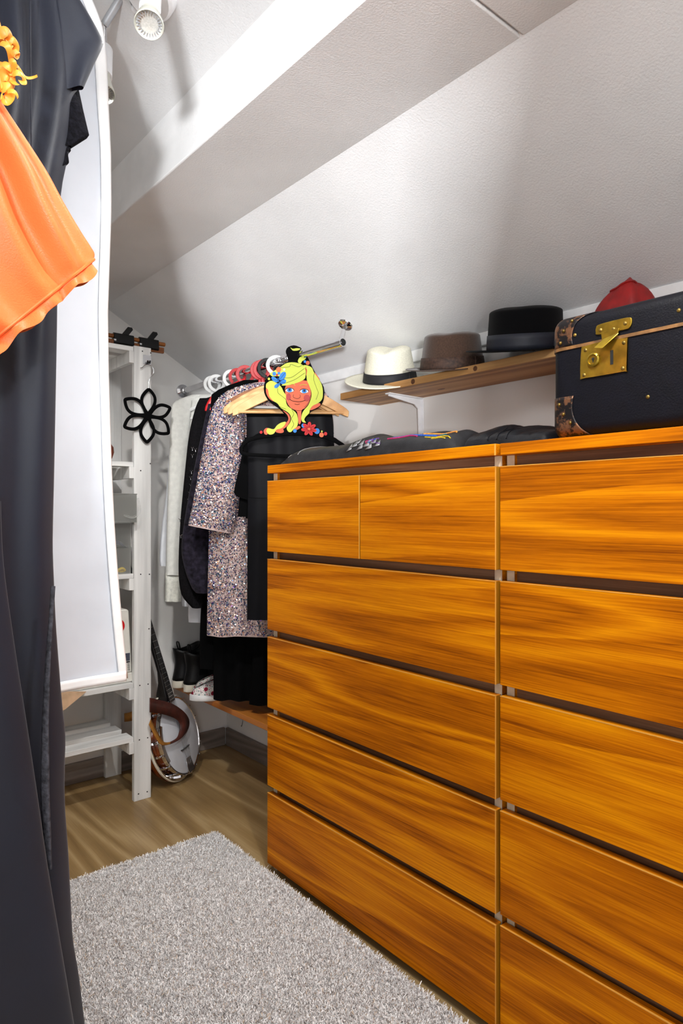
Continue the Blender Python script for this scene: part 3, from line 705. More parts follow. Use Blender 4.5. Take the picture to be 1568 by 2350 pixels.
# ------------------------------------------------------------------ printed face hanger
def girl():
    PL = Plane(RXX, 1.835, -38); root = thing('novelty_hanger', (RXX, 1.835, 1.40), 'black hanger with a printed face, yellow hair and blue butterfly', 'hanger', gh)
    def q(pts): return [PL.hit(580+a/7.84, 780+b/7.84) for a, b in pts]
    fr = PL.pt; lay = [.003]
    def shape(name, mat, pts, sm=3, parent=None, th=.0008, lev=0):
        pl = q(smooth(pts, sm, True)) if sm else q(pts)
        lv = lay[0]+lev*.0007
        return MB().prism(pl, fr, lv-.0005, lv+th).build(name, mat, parent or root)
    sil = [(600, 190), (640, 130), (740, 100), (830, 125), (880, 165), (800, 250), (940, 270), (1000, 330), (1075, 500), (1200, 720), (1280, 850), (1290, 1000), (1260, 1130), (1170, 1230), (1050, 1290), (960, 1420), (985, 1480), (1130, 1560), (1330, 1690), (1500, 1770), (1640, 1890), (1560, 1870), (1300, 1770), (800, 1700), (300, 1735), (60, 1770), (-120, 1860), (-130, 1840), (80, 1690), (330, 1620), (560, 1560), (640, 1460), (580, 1350), (480, 1240), (320, 1130), (230, 1010), (200, 880), (230, 740), (330, 600), (450, 500), (560, 430), (640, 390), (620, 290), (600, 240)]
    pl = q(smooth(sil, 2, True)); MB().prism(pl, fr, -.003, .003).build('body', 'black_flock', root, bev=.0008)
    # shoulder loop of the hanger below the print
    def arc(pts): return [PL.pt(*PL.hit(*p)) for p in smooth(pts, 5)]
    MB().tube(arc([(556, 1022), (575, 1008), (630, 998), (683, 995), (735, 1000), (770, 1012), (792, 1026)]), .0075, 10, flat=(PL.n, .6)).build('shoulders', 'black_flock', root)
    MB().tube(arc([(557, 1022), (553, 1032), (560, 1041), (600, 1045), (690, 1047), (780, 1044), (795, 1034), (792, 1026)]), .0062, 10, flat=(PL.n, .6)).build('bar', 'black_flock', root)
    face = shape('face', 'print_skin', [(600, 830), (780, 760), (980, 740), (1040, 900), (1050, 1010), (1010, 1140), (940, 1230), (880, 1280), (870, 1480), (830, 1510), (800, 1300), (700, 1240), (620, 1130), (590, 980)], lev=0)
    under = [[(270, 800), (330, 760), (290, 900), (300, 1010), (380, 1110), (300, 1060), (245, 960), (245, 860)], [(910, 490), (960, 480), (990, 600), (960, 640)], [(1110, 590), (1160, 640), (1210, 720), (1130, 680)], [(1020, 1260), (1060, 1190), (1200, 1140), (1210, 1190), (1080, 1260)], [(540, 1270), (640, 1330), (680, 1420), (640, 1530), (560, 1600), (530, 1560), (640, 1450), (620, 1350)], [(200, 1640), (240, 1590), (290, 1600), (270, 1700), (220, 1700)], [(410, 1650), (480, 1580), (540, 1590), (560, 1660), (490, 1680)], [(740, 1610), (830, 1550), (860, 1580), (800, 1620)]]
    for p in under: shape('coral_lock', 'print_coral', p, lev=0)
    hair = [
        [(310, 620), (340, 590), (520, 480), (620, 420), (760, 410), (890, 450), (930, 500), (960, 580), (950, 680), (890, 740), (760, 790), (640, 820), (520, 820), (600, 740), (480, 660), (360, 660)],
        [(240, 830), (260, 780), (350, 740), (500, 830), (560, 940), (600, 1000), (600, 1080), (620, 1170), (720, 1260), (790, 1330), (820, 1450), (800, 1560), (740, 1610), (690, 1660), (640, 1650), (615, 1580), (680, 1480), (690, 1390), (640, 1310), (510, 1230), (450, 1150), (370, 1100), (300, 1010), (280, 900), (245, 870)],
        [(900, 470), (960, 460), (1060, 500), (1110, 600), (1190, 710), (1250, 830), (1265, 960), (1250, 1070), (1180, 1140), (1080, 1190), (1030, 1260), (1020, 1320), (960, 1380), (930, 1440), (960, 1490), (900, 1480), (875, 1420), (890, 1330), (930, 1260), (1000, 1180), (1050, 1060), (1060, 960), (1020, 830), (980, 740), (970, 640), (980, 540), (930, 500)],
        [(250, 1650), (280, 1590), (380, 1610), (440, 1540), (520, 1490), (600, 1480), (560, 1560), (500, 1600), (430, 1620), (380, 1690), (300, 1705)],
        [(680, 140), (720, 165), (800, 155), (860, 165), (830, 190), (780, 200), (720, 195)],
        [(815, 380), (850, 320), (920, 300), (970, 290), (950, 350), (890, 390), (870, 430), (830, 420)]]
    for p in hair: h = shape('hair', 'print_lime', p, lev=1)
    def line(pts, w=3.2, mat='print_ink', parent=None, lev=2):
        pp = [PL.pt(*ab, .0042+.0006*lev) for ab in q(smooth(pts, 4))]
        MB().tube(pp, w*.00016, 5).build('ink_line', mat, parent or root)
    for p in ([(500, 500), (660, 490), (690, 445), (820, 490), (890, 460)], [(560, 690), (700, 680), (850, 580), (930, 520)], [(600, 780), (760, 720), (880, 640), (940, 600)], [(450, 880), (460, 960), (560, 1040), (600, 1080)], [(1110, 600), (1100, 720), (1150, 870), (1180, 960), (1140, 1080)], [(700, 1240), (740, 1340), (700, 1420), (740, 1520), (700, 1600)], [(960, 490), (960, 600), (950, 700)], [(1040, 1000), (1010, 1120), (930, 1220)], [(620, 1180), (700, 1240), (800, 1275), (890, 1275)], [(420, 1130), (480, 1200), (600, 1250)]):
        line(p)
    def ell(name, mat, cx, cy, rx, ry, lev, n=18, parent=None):
        return shape(name, mat, [(cx+rx*math.cos(2*math.pi*i/n), cy+ry*math.sin(2*math.pi*i/n)) for i in range(n)], 0, parent, lev=lev)
    for cx, cy in ((668, 912), (930, 930)):
        e = ell('eye', 'print_white', cx, cy, 74, 36, 1); ell('iris', 'print_blue', cx-2, cy-4, 46, 36, 2, parent=e); ell('pupil', 'print_ink', cx, cy-10, 20, 19, 3, parent=e)
        line([(cx-80, cy-8), (cx-50, cy-36), (cx, cy-42), (cx+60, cy-26), (cx+78, cy+6)], 6)
        line([(cx-70, cy+18), (cx-10, cy+40), (cx+66, cy+22)], 2.5)
    ell('blush', 'print_blush', 648, 1030, 42, 64, 1); ell('blush', 'print_blush', 975, 1048, 56, 62, 1)
    line([(690, 800), (740, 800), (765, 830)], 6, 'print_yellow'); line([(850, 830), (900, 810), (980, 820)], 6, 'print_yellow')
    line([(735, 990), (730, 1030), (760, 1050), (800, 1060), (840, 1050), (860, 1020), (850, 990)], 4); line([(670, 1070), (710, 1100), (790, 1115), (870, 1115), (950, 1090)], 5)
    shape('lips', 'print_coral', [(740, 1100), (800, 1098), (880, 1105), (820, 1130)], lev=1); line([(755, 1160), (810, 1168), (850, 1155)], 4)
    bf = None
    for p in ([(480, 730), (490, 640), (540, 585), (595, 590), (600, 650), (560, 710)], [(460, 740), (420, 690), (360, 665), (340, 700), (380, 750), (440, 770)], [(490, 760), (560, 720), (600, 725), (595, 780), (530, 800)], [(470, 780), (400, 820), (395, 865), (440, 870), (485, 820)]):
        bf = shape('butterfly_wing', 'print_blue', p, lev=2)
        c0 = p[0]; line([c0, ((p[0][0]+p[3][0])/2, (p[0][1]+p[3][1])/2), p[3]], 2.5, lev=4)
    line([(455, 690), (475, 760), (500, 815)], 7, 'print_blue', lev=4)
    for (nm, cx, cy, r) in (('print_orange', 470, 540, 46), ('print_white', 570, 540, 20), ('print_blue', 390, 615, 34), ('print_blue', 475, 605, 26), ('print_red', 440, 635, 20), ('print_yellow', 295, 707, 22), ('print_blue', 942, 396, 24), ('print_coral', 992, 420, 36), ('print_red', 155, 1665, 26), ('print_blue', 762, 1640, 32), ('print_blue', 915, 1545, 36), ('print_blue', 1158, 1645, 50), ('print_orange', 1240, 1712, 42), ('print_red', 1312, 1692, 30), ('print_yellow', 1246, 1650, 16)):
        ell('dot', nm, cx, cy, r, r*1.04, 2, 16)
    for k in range(7):
        a = k*2*math.pi/7+.3; cx, cy = 1015+78*math.cos(a), 1605+68*math.sin(a)
        pts = [(1015+(78+66*math.cos(t))*math.cos(a)-34*math.sin(t)*math.sin(a), 1605+(72+58*math.cos(t))*math.sin(a)+34*math.sin(t)*math.cos(a)) for t in np.linspace(0, 6.283, 11)[:-1]]
        pe = shape('petal', 'print_red', pts, 0, lev=3); line([(1015+30*math.cos(a), 1605+30*math.sin(a)), (1015+110*math.cos(a), 1605+100*math.sin(a))], 2.5, lev=5, parent=pe)
    ell('flower_centre', 'print_orange', 1015, 1608, 24, 20, 5)
girl()

# ================================================================== GARMENTS
def rails(PL, rows):
    """rows: ((pxL,pyL),(pxR,pyR)) or (py,pxL,pxR)"""
    out = []
    for r in rows:
        if len(r) == 3: a, b = PL.hit(r[1], r[0]), PL.hit(r[2], r[0])
        else: a, b = PL.hit(*r[0]), PL.hit(*r[1])
        out.append((a, b))
    return out
def cloth(root, name, mat, PL, R, depth=.03, amp=.006, freq=9, seed=1, nu=72, nv=44, d0=0.0, dprof=None, aprof=None, cap=True, sm=True, twist=.4, power=.7):
    """a hanging tube of cloth between two rails (lists of (s,z)), with folds that run down it"""
    rr = np.random.default_rng(seed); ph = rr.random(10)*6.283; ks = [freq*(.55+.9*rr.random()) for _ in range(4)]
    A = np.array([[a[0], a[1], b[0], b[1]] for a, b in R], float); n = len(A)
    tt = np.zeros(n); tt[1:] = np.cumsum(np.hypot(np.diff((A[:, 0]+A[:, 2])/2), np.diff((A[:, 1]+A[:, 3])/2))+1e-6); tt /= tt[-1]
    if sm:
        D = np.array(smooth([(*A[i], tt[i]) for i in range(n)], 6)); T = np.maximum.accumulate(D[:, 4]); A2 = D[:, :4]
    else: T, A2 = tt, A
    wref = np.mean(np.hypot(A[:, 2]-A[:, 0], A[:, 3]-A[:, 1]))
    def S(u, v, lift=0.0):
        row = [float(np.interp(v, T, A2[:, k])) for k in range(4)]
        a = 2*math.pi*u; k = .5-.5*math.cos(a); sn = math.sin(a)
        s = row[0]+(row[2]-row[0])*k; z = row[1]+(row[3]-row[1])*k
        dp = depth*(dprof(v) if dprof else (.35+.65*min(1, v*4)))
        am = amp*(aprof(v) if aprof else (.25+.75*v))
        q = k*wref
        wv = 0
        for i, f in enumerate(ks): wv += math.sin(6.283*f*q+ph[i]+twist*math.sin(3*v+ph[i+4])*2)/(1+.35*i)
        edge = math.sin(math.pi*k)**.3 if 0 < k < 1 else 0
        d = d0+dp*math.copysign(abs(sn)**power, sn)+am*wv*.6*edge
        if lift: d += lift*(1 if sn > 0 else -1)
        return PL.pt(s, z, d)
    m = MB(); m.grid(S, nu, nv, True)
    if cap: m.f.append(tuple(range(nu))); m.m.append(0)
    o = m.build(name, mat, root, sharp=80); return S, o

def P_at(px, yaw): return Plane(RXX, hook_y(px), yaw)
# --- off-white cardigan
PL = P_at(490, -14); rt = thing('cardigan', (*PL.o.xy, .73), 'long off-white knitted cardigan with lace cuff, farthest on the rail', 'cardigan', 'clothes hanging on the rail')
cloth(rt, 'body', 'knit_white', PL, rails(PL, [(906, 440, 560), (914, 415, 585), (930, 400, 600), (1000, 396, 600), (1150, 396, 590), (1330, 398, 585)]), .035, .006, 10, 2)
cloth(rt, 'sleeve', 'knit_white', PL, rails(PL, [(921, 402, 438), (932, 393, 436), (960, 390, 434), (1100, 384, 428), (1220, 380, 424), (1318, 378, 414)]), .024, .004, 14, 3, d0=.022)
cloth(rt, 'lace_cuff', 'lace_white', PL, rails(PL, [(1314, 377, 414), (1345, 377, 413), (1378, 376, 413)]), .024, .004, 22, 4, d0=.022, nv=16)
# --- white blouse behind it, its hem shows to the left and below
PL = P_at(484, -14); rt = thing('blouse', (*PL.o.xy, .70), 'white cotton blouse behind the cardigan, only sleeve and tail showing', 'blouse', 'clothes hanging on the rail')
cloth(rt, 'body', 'cotton_white', PL, rails(PL, [(915, 430, 560), (960, 405, 580), (1200, 400, 570), (1395, 425, 560)]), .025, .004, 9, 5, d0=-.05)
cloth(rt, 'sleeve', 'cotton_white', PL, rails(PL, [(960, 396, 425), (1120, 386, 416), (1200, 376, 402), (1270, 370, 392), (1300, 371, 388)]), .016, .003, 16, 6, d0=-.03, nv=24)
PL = P_at(512, -16); rt = thing('slip_dress', (*PL.o.xy, .66), 'white slip dress, its hem peeking below the black lace dress', 'dress', 'clothes hanging on the rail')
cloth(rt, 'body', 'cotton_white', PL, rails(PL, [(930, 470, 560), (1100, 450, 570), (1380, 433, 560), (1428, 433, 560)]), .016, .004, 22, 7, nv=30)
# --- black lace dress with hooks
PL = P_at(535, -20); rt = thing('lace_dress', (*PL.o.xy, .72), 'sheer black lace dress with small silver hooks down its sleeve', 'dress', 'clothes hanging on the rail')
S1, _ = cloth(rt, 'body', 'black_cloth', PL, rails(PL, [(905, 500, 600), (918, 462, 640), (940, 452, 655), (1000, 440, 660), (1150, 440, 650), (1390, 445, 640)]), .020, .005, 9, 8)
S2, _ = cloth(rt, 'sleeve', 'black_lace', PL, rails(PL, [(917, 456, 492), (940, 446, 494), (1000, 432, 486), (1100, 421, 474), (1200, 412, 466), (1300, 408, 460), (1352, 412, 462), (1372, 420, 464), (1392, 438, 462)]), .026, .005, 12, 9, d0=.03)
m_hook = None
for (px, py) in ((437, 1033), (444, 1036), (437, 1049), (435, 1085), (433, 1099), (433, 1115), (431, 1133), (429, 1149), (428, 1168), (409, 1193), (411, 1229)):
    s, z = PL.hit(px, py); m = MB()
    for dx, dz in ((-.005, .006), (.005, .006), (0, -.008)): m.tube([PL.pt(s, z, .062), PL.pt(s+dx, z+dz, .063)], .0012, 5)
    m.build('hook_clasp', 'steel', rt)
# --- crushed velvet dress
PL = Plane(RXX, 2.205, -30); rt = thing('velvet_dress', (*PL.o.xy, .55), 'crushed black velvet dress showing a wide sleeve beside the sequins', 'dress', 'clothes hanging on the rail')
cloth(rt, 'body', 'black_cloth', PL, rails(PL, [(900, 520, 640), (925, 480, 680), (1000, 474, 700), (1300, 474, 680), (1460, 472, 680)]), .016, .005, 9, 10)
cloth(rt, 'sleeve', 'velvet', PL, rails(PL, [(930, 478, 520), (1050, 452, 520), (1160, 430, 505), (1250, 418, 500), (1300, 424, 496), (1345, 440, 490), (1358, 450, 488)]), .028, .006, 12, 11, d0=.028)
# --- black shirt with red collar lining beside red hanger
PL = Plane(RXX, 2.135, -33); rt = thing('shirt', (*PL.o.xy, .62), 'black shirt whose shoulder shows above the sequin dress', 'shirt', 'clothes hanging on the rail')
cloth(rt, 'body', 'black_cloth', PL, rails(PL, [(872, 560, 660), (895, 500, 700), (925, 484, 730), (1100, 492, 720), (1400, 496, 715)]), .010, .004, 9, 12)
# red moulded shoulder of a hanger showing between black shoulders
PL = P_at(545, -22); rt = thing('plastic_hanger', (*PL.o.xy, 1.44), 'bright red hanger shoulder poking out of the black dress', 'hanger', gh)
def arcp(PL, pts, d): return [PL.pt(*PL.hit(*p), d) for p in smooth(pts, 6)]
MB().tube(arcp(PL, [(560, 880), (515, 902), (490, 918), (478, 938), (476, 948)], .045), [.015]*25, 10, flat=(PL.n, .7)).build('arm', 'red_bright', rt)
MB().tube(arcp(PL, [(515, 905), (498, 922), (489, 940), (484, 950)], .062), [.017]*19, 10, flat=(PL.n, .6)).build('arm', 'red_bright', rt)
m = MB(); C_hook(m, PL, RZ+.0132-.0235, .035, .012, .004); m.build('hook', 'red_plastic', rt, bev=.001)
MB().tube([PL.pt(0, RZ-.03), PL.pt(0, RZ-.08), PL.pt(*PL.hit(560, 880), .04)], .006, 8).build('neck', 'red_bright', rt)
# --- sequin dress
def sequin_dress():
    PL = Plane(RXX, 2.07, -33); rt = thing('sequin_dress', (*PL.o.xy, .62), 'blush sequin dress with glittering multicoloured sequins and wide sleeve', 'dress', 'clothes hanging on the rail')
    Sb, _ = cloth(rt, 'body', 'pink_lining', PL, rails(PL, [(878, 585, 690), (892, 535, 735), (912, 503, 755), (945, 492, 764), (1050, 486, 766), (1220, 480, 760), (1350, 477, 760), (1458, 475, 760)]), .036, .012, 10, 21)
    Sl, _ = cloth(rt, 'sleeve', 'pink_lining', PL, rails(PL, [((500, 922), (560, 925)), ((488, 945), (562, 950)), ((473, 1010), (562, 1020)), ((456, 1100), (555, 1115)), ((444, 1165), (543, 1180)), ((435, 1205), (532, 1224))]), .034, .006, 10, 22, d0=.035)
    # a narrow strip at the right end, beyond the chest
    pal = [((24, 30, 92), 4), ((20, 92, 120), 4), ((236, 208, 198), 6), ((206, 180, 172), 3), ((255, 252, 246), 4), ((90, 50, 120), 3), ((240, 168, 124), 2), ((100, 126, 166), 3)]
    cols = np.array([lin(c) for c, _ in pal]); wt = np.array([float(x) for _, x in pal]); wt /= wt.sum()
    for name, S, n, vmax in (('sequins', Sb, 17000, 1.0), ('sequins', Sl, 9000, .99)):
        V = []; F = []; C = []
        us = np.where(rng.random(n) < .72, .02+(.26 if S is Sb else .46)*rng.random(n), .02+.46*rng.random(n)); vs = .005+(vmax-.01)*rng.random(n); ci = rng.choice(len(cols), n, p=wt)
        for i in range(n):
            u, v = us[i], vs[i]; p = S(u, v, .0015); pu = S(min(.49, u+.004), v, .0015)-p; pv = S(u, min(1, v+.004), .0015)-p
            if pu.length < 1e-7: continue
            nn = pu.cross(pv).normalized()
            if nn.dot(PL.n) < 0: nn = -nn
            nn = (nn+Vector(rng.normal(0, .5, 3))).normalized()
            e1 = nn.orthogonal().normalized(); e2 = nn.cross(e1); r = .0024; b = len(V)
            V += [p+e1*r*math.cos(a)+e2*r*math.sin(a)+nn*.0006 for a in (0, 1.047, 2.094, 3.1416, 4.189, 5.236)]; F.append(tuple(range(b, b+6))); C.append(cols[ci[i]])
        o3 = ORG[rt]; me = bpy.data.meshes.new(name); me.from_pydata([x-o3 for x in V], [], F); me.materials.append(M['sequins'])
        ca = me.color_attributes.new('Col', 'FLOAT_COLOR', 'CORNER'); arr = np.ones((len(F)*6, 4)); arr[:, :3] = np.repeat(np.array(C), 6, 0); ca.data.foreach_set('color', arr.ravel())
        o = bpy.data.objects.new(name, me); COL.objects.link(o); o.parent = rt; o['kind'] = 'stuff'
sequin_dress()
# --- black garments in front
PL = Plane(RXX, 1.930, -35); rt = thing('black_top', (*PL.o.xy, .95), 'black top with short cut sleeve in front of the sequin dress', 'top', 'clothes hanging on the rail')
cloth(rt, 'body', 'black_cloth', PL, rails(PL, [(948, 566, 762), (1000, 566, 766), (1180, 564, 760), (1190, 564, 760)]), .012, .003, 9, 31, nv=24, dprof=lambda v: 1)
cloth(rt, 'sleeve', 'black_cloth', PL, rails(PL, [((562, 1005), (590, 1005)), ((556, 1045), (592, 1050)), ((546, 1090), (588, 1100)), ((538, 1130), (578, 1146)), ((545, 1140), (582, 1152))]), .016, .002, 12, 32, d0=.014, nv=20)
cloth(rt, 'under_sleeve', 'black_cloth', PL, rails(PL, [(1120, 552, 580), (1150, 549, 578), (1186, 546, 574)]), .010, .002, 12, 33, d0=.006, nv=12)
PL = Plane(RXX, 1.880, -36); rt = thing('trousers', (*PL.o.xy, .66), 'black satin trousers folded over the nearest wooden hanger', 'trousers', 'clothes hanging on the rail')
cloth(rt, 'trousers', 'black_satin', PL, rails(PL, [(958, 566, 762), (1000, 568, 766), (1100, 569, 770), (1250, 568, 765), (1422, 567, 760)]), .016, .006, 9, 34, dprof=lambda v: 1, aprof=lambda v: 1)
MB().tube(arcp(PL, [(572, 1142), (590, 1144), (614, 1143)], .021), .0007, 5).build('seam', 'black_cloth', rt)
# --- long black skirts below
PL = Plane(RXX, 2.185, -30); rt = thing('long_skirt', (*PL.o.xy, .36), 'long black pleated skirt hanging down to the shoe shelf', 'skirt', 'clothes hanging on the rail')
cloth(rt, 'body', 'black_cloth', PL, rails(PL, [(1000, 520, 660), (1200, 500, 680), (1400, 492, 690), (1500, 490, 640), (1604, 490, 640)]), .03, .014, 11, 41, nu=110)
PL = Plane(RXX, 2.245, -27); rt = thing('long_dress', (*PL.o.xy, .45), 'plain black dress between velvet sleeve and long pleated skirt', 'dress', 'clothes hanging on the rail')
cloth(rt, 'body', 'black_cloth', PL, rails(PL, [(950, 500, 620), (1200, 470, 640), (1380, 462, 640), (1450, 459, 640), (1535, 458, 640)]), .012, .005, 9, 42)
PL = Plane(RXX, 2.125, -33); rt = thing('long_skirt', (*PL.o.xy, .33), 'near long black skirt, hem almost touching the shoe shelf edge', 'skirt', 'clothes hanging on the rail')
cloth(rt, 'body', 'black_cloth', PL, rails(PL, [(1300, 600, 720), (1400, 588, 720), (1500, 580, 722), (1616, 572, 725)]), .022, .010, 10, 43)

# ================================================================== SHOE SHELF AND SHOES
ss = thing('shoe_shelf', (1.455, 2.2, .301), 'low orange-brown pine shelf with shoes under the hanging clothes', 'shelf')
MB().box(1.322, XW-.001, 1.70, YE-.001, .303, .325).build('board', 'pine_orange', ss, bev=.0015)
for yb in (1.9, 2.6): MB().box(XW-.03, XW-.001, yb-.015, yb+.015, .26, .303).build('bracket', 'white_metal', ss)
ZS = .3255
def shoe_path(L, w, n=28):
    """half outline (t, half width) heel -> toe"""
    return [(t, w*(.62+.10*math.sin(math.pi*t*1.0)+.28*math.exp(-((t-.70)/.20)**2))*min(1, math.sqrt(max(0, t)/.10))*min(1, math.sqrt(max(0, 1-t)/.16))) for t in np.linspace(0, 1, n)]
def shoe(kind, heel, ang, label, group, L=.27, w=.05):
    heel = Vector(heel); d = Vector((math.cos(ang), math.sin(ang), 0)); sd = Vector((-d.y, d.x, 0))
    root = thing('boot' if kind == 'boot' else 'slip_on_shoe', heel+d*L*.5, label, 'boot' if kind == 'boot' else 'shoe', group)
    op = shoe_path(L, w); ring = [(t, h) for t, h in op]+[(t, -h) for t, h in op[::-1]][1:-1]
    hs = .030 if kind == 'boot' else .024
    def pr(t, h, z, k=1): return heel+d*(t*L)+sd*h*k+Vector((0, 0, z))
    m = MB(); n = len(ring); v = []; f = []
    lv = ((0, .95), (.004, 1.03), (hs*.7, 1.05), (hs, 1.0))
    for z, k in lv: v += [pr(t, h, z+(.006*max(0, t-.8)/.2 if kind != 'boot' else 0)*0, k) for t, h in ring]
    for j in range(3):
        for i in range(n): f.append((j*n+i, j*n+(i+1) % n, (j+1)*n+(i+1) % n, (j+1)*n+i))
    f += [tuple(range(n)), tuple(3*n+i for i in range(n))]
    m.add(v, f).build('sole', 'sole_cream' if kind == 'boot' else 'sole_white', root, sharp=60)
    if kind == 'boot':
        Hh = lambda t: .045+.03*max(0, 1-t/.55) if t > .45 else .075
        def U(u, v):
            t, h = ring[int(round(u*n)) % n]; k = 1-.25*v
            hh = (.05+.02*math.exp(-((t-.35)/.25)**2))*min(1, t/.3)
            tt = t*(1-.02*v)+.02*v
            return pr(tt, h*math.cos(v*1.45)**.55, hs-.002+hh*math.sin(v*1.5))
        MB().grid(U, n, 8, True).build('upper', 'boot_black', root, sharp=80)
        def Sh(u, v):
            a = 2*math.pi*u; rx = float(np.interp(v, [0, .25, .55, 1], [.066, .060, .054, .062])); ry = float(np.interp(v, [0, .3, .6, 1], [.038, .036, .035, .041])); cx = float(np.interp(v, [0, .4, 1], [.068, .070, .066]))
            return heel+d*(cx+rx*math.cos(a))+sd*ry*math.sin(a)+Vector((0, 0, hs+.004+.136*v+.010*math.cos(2*a)*v**3+.008*math.cos(a)*v**2))
        m = MB(); m.grid(Sh, 28, 12, True); m.build('shaft', 'boot_black', root, sharp=80, solid=.003)
        MB().prism([(-.02, 0), (.02, 0), (.014, .09), (-.014, .09)], lambda a, b, q: heel+d*(.075+a)+sd*(-.040+q)*(-1 if sd.y > 0 else 1)*(-1)+Vector((0, 0, hs+.04+b)), -.002, .002).build('elastic_panel', 'black_cloth', root)
        pts = [heel+d*.036+Vector((0, 0, hs+.115)), heel+d*.022+Vector((0, 0, hs+.150)), heel+d*.020+Vector((0, 0, hs+.166)), heel+d*.028+Vector((0, 0, hs+.165)), heel+d*.036+Vector((0, 0, hs+.135))]
        MB().tube(smooth(pts, 4), .007, 8, flat=(d, .3)).build('pull_tab', 'boot_black', root)
    else:
        def U(u, v):
            t, h = ring[int(round(u*n)) % n]
            hh = float(np.interp(t, [0, .1, .35, .5, .62, .8, .93, 1], [.05, .056, .05, .062, .056, .040, .026, .006]))
            return pr(.01+t*.97, h*(.99*math.cos(v*1.5)**.5), hs-.002+hh*math.sin(v*1.5))
        MB().grid(U, n, 8, True).build('upper', 'floral', root, sharp=80)
        m = MB(); m.tube([pr(.40+.13*math.cos(a)-.06*0, .026*math.sin(a), hs+.060+.010*math.cos(a)) for a in np.linspace(0, 6.283, 25)[:-1]], .0045, 7, closed=True); m.build('collar', 'sole_cream', root)
        MB().lathe([(.001, .001), (.9, .001)], pr(.38, 0, hs+.0585), (0, 0, 1), 20, e1=d, sx=.036, sy=.025, cap=False).build('opening', 'dark_hole', root)
    return root
shoe('boot', (1.285, 2.672, ZS), 0.0, 'black leather ankle boot with cream sole, the one nearest the end wall', 'pair of black ankle boots', L=.245, w=.043)
shoe('boot', (1.292, 2.582, ZS), -.02, 'black leather ankle boot with cream sole, beside the flowered shoes', 'pair of black ankle boots', L=.235, w=.043)
sa = math.radians(155)
shoe('slip', (1.535, 2.424, ZS), sa, 'rose-patterned white slip-on shoe next to the black boot', 'pair of flowered slip-on shoes', L=.250, w=.041)
shoe('slip', (1.492, 2.343, ZS), sa, 'rose-patterned white slip-on shoe nearest the chest of drawers', 'pair of flowered slip-on shoes', L=.262, w=.045)

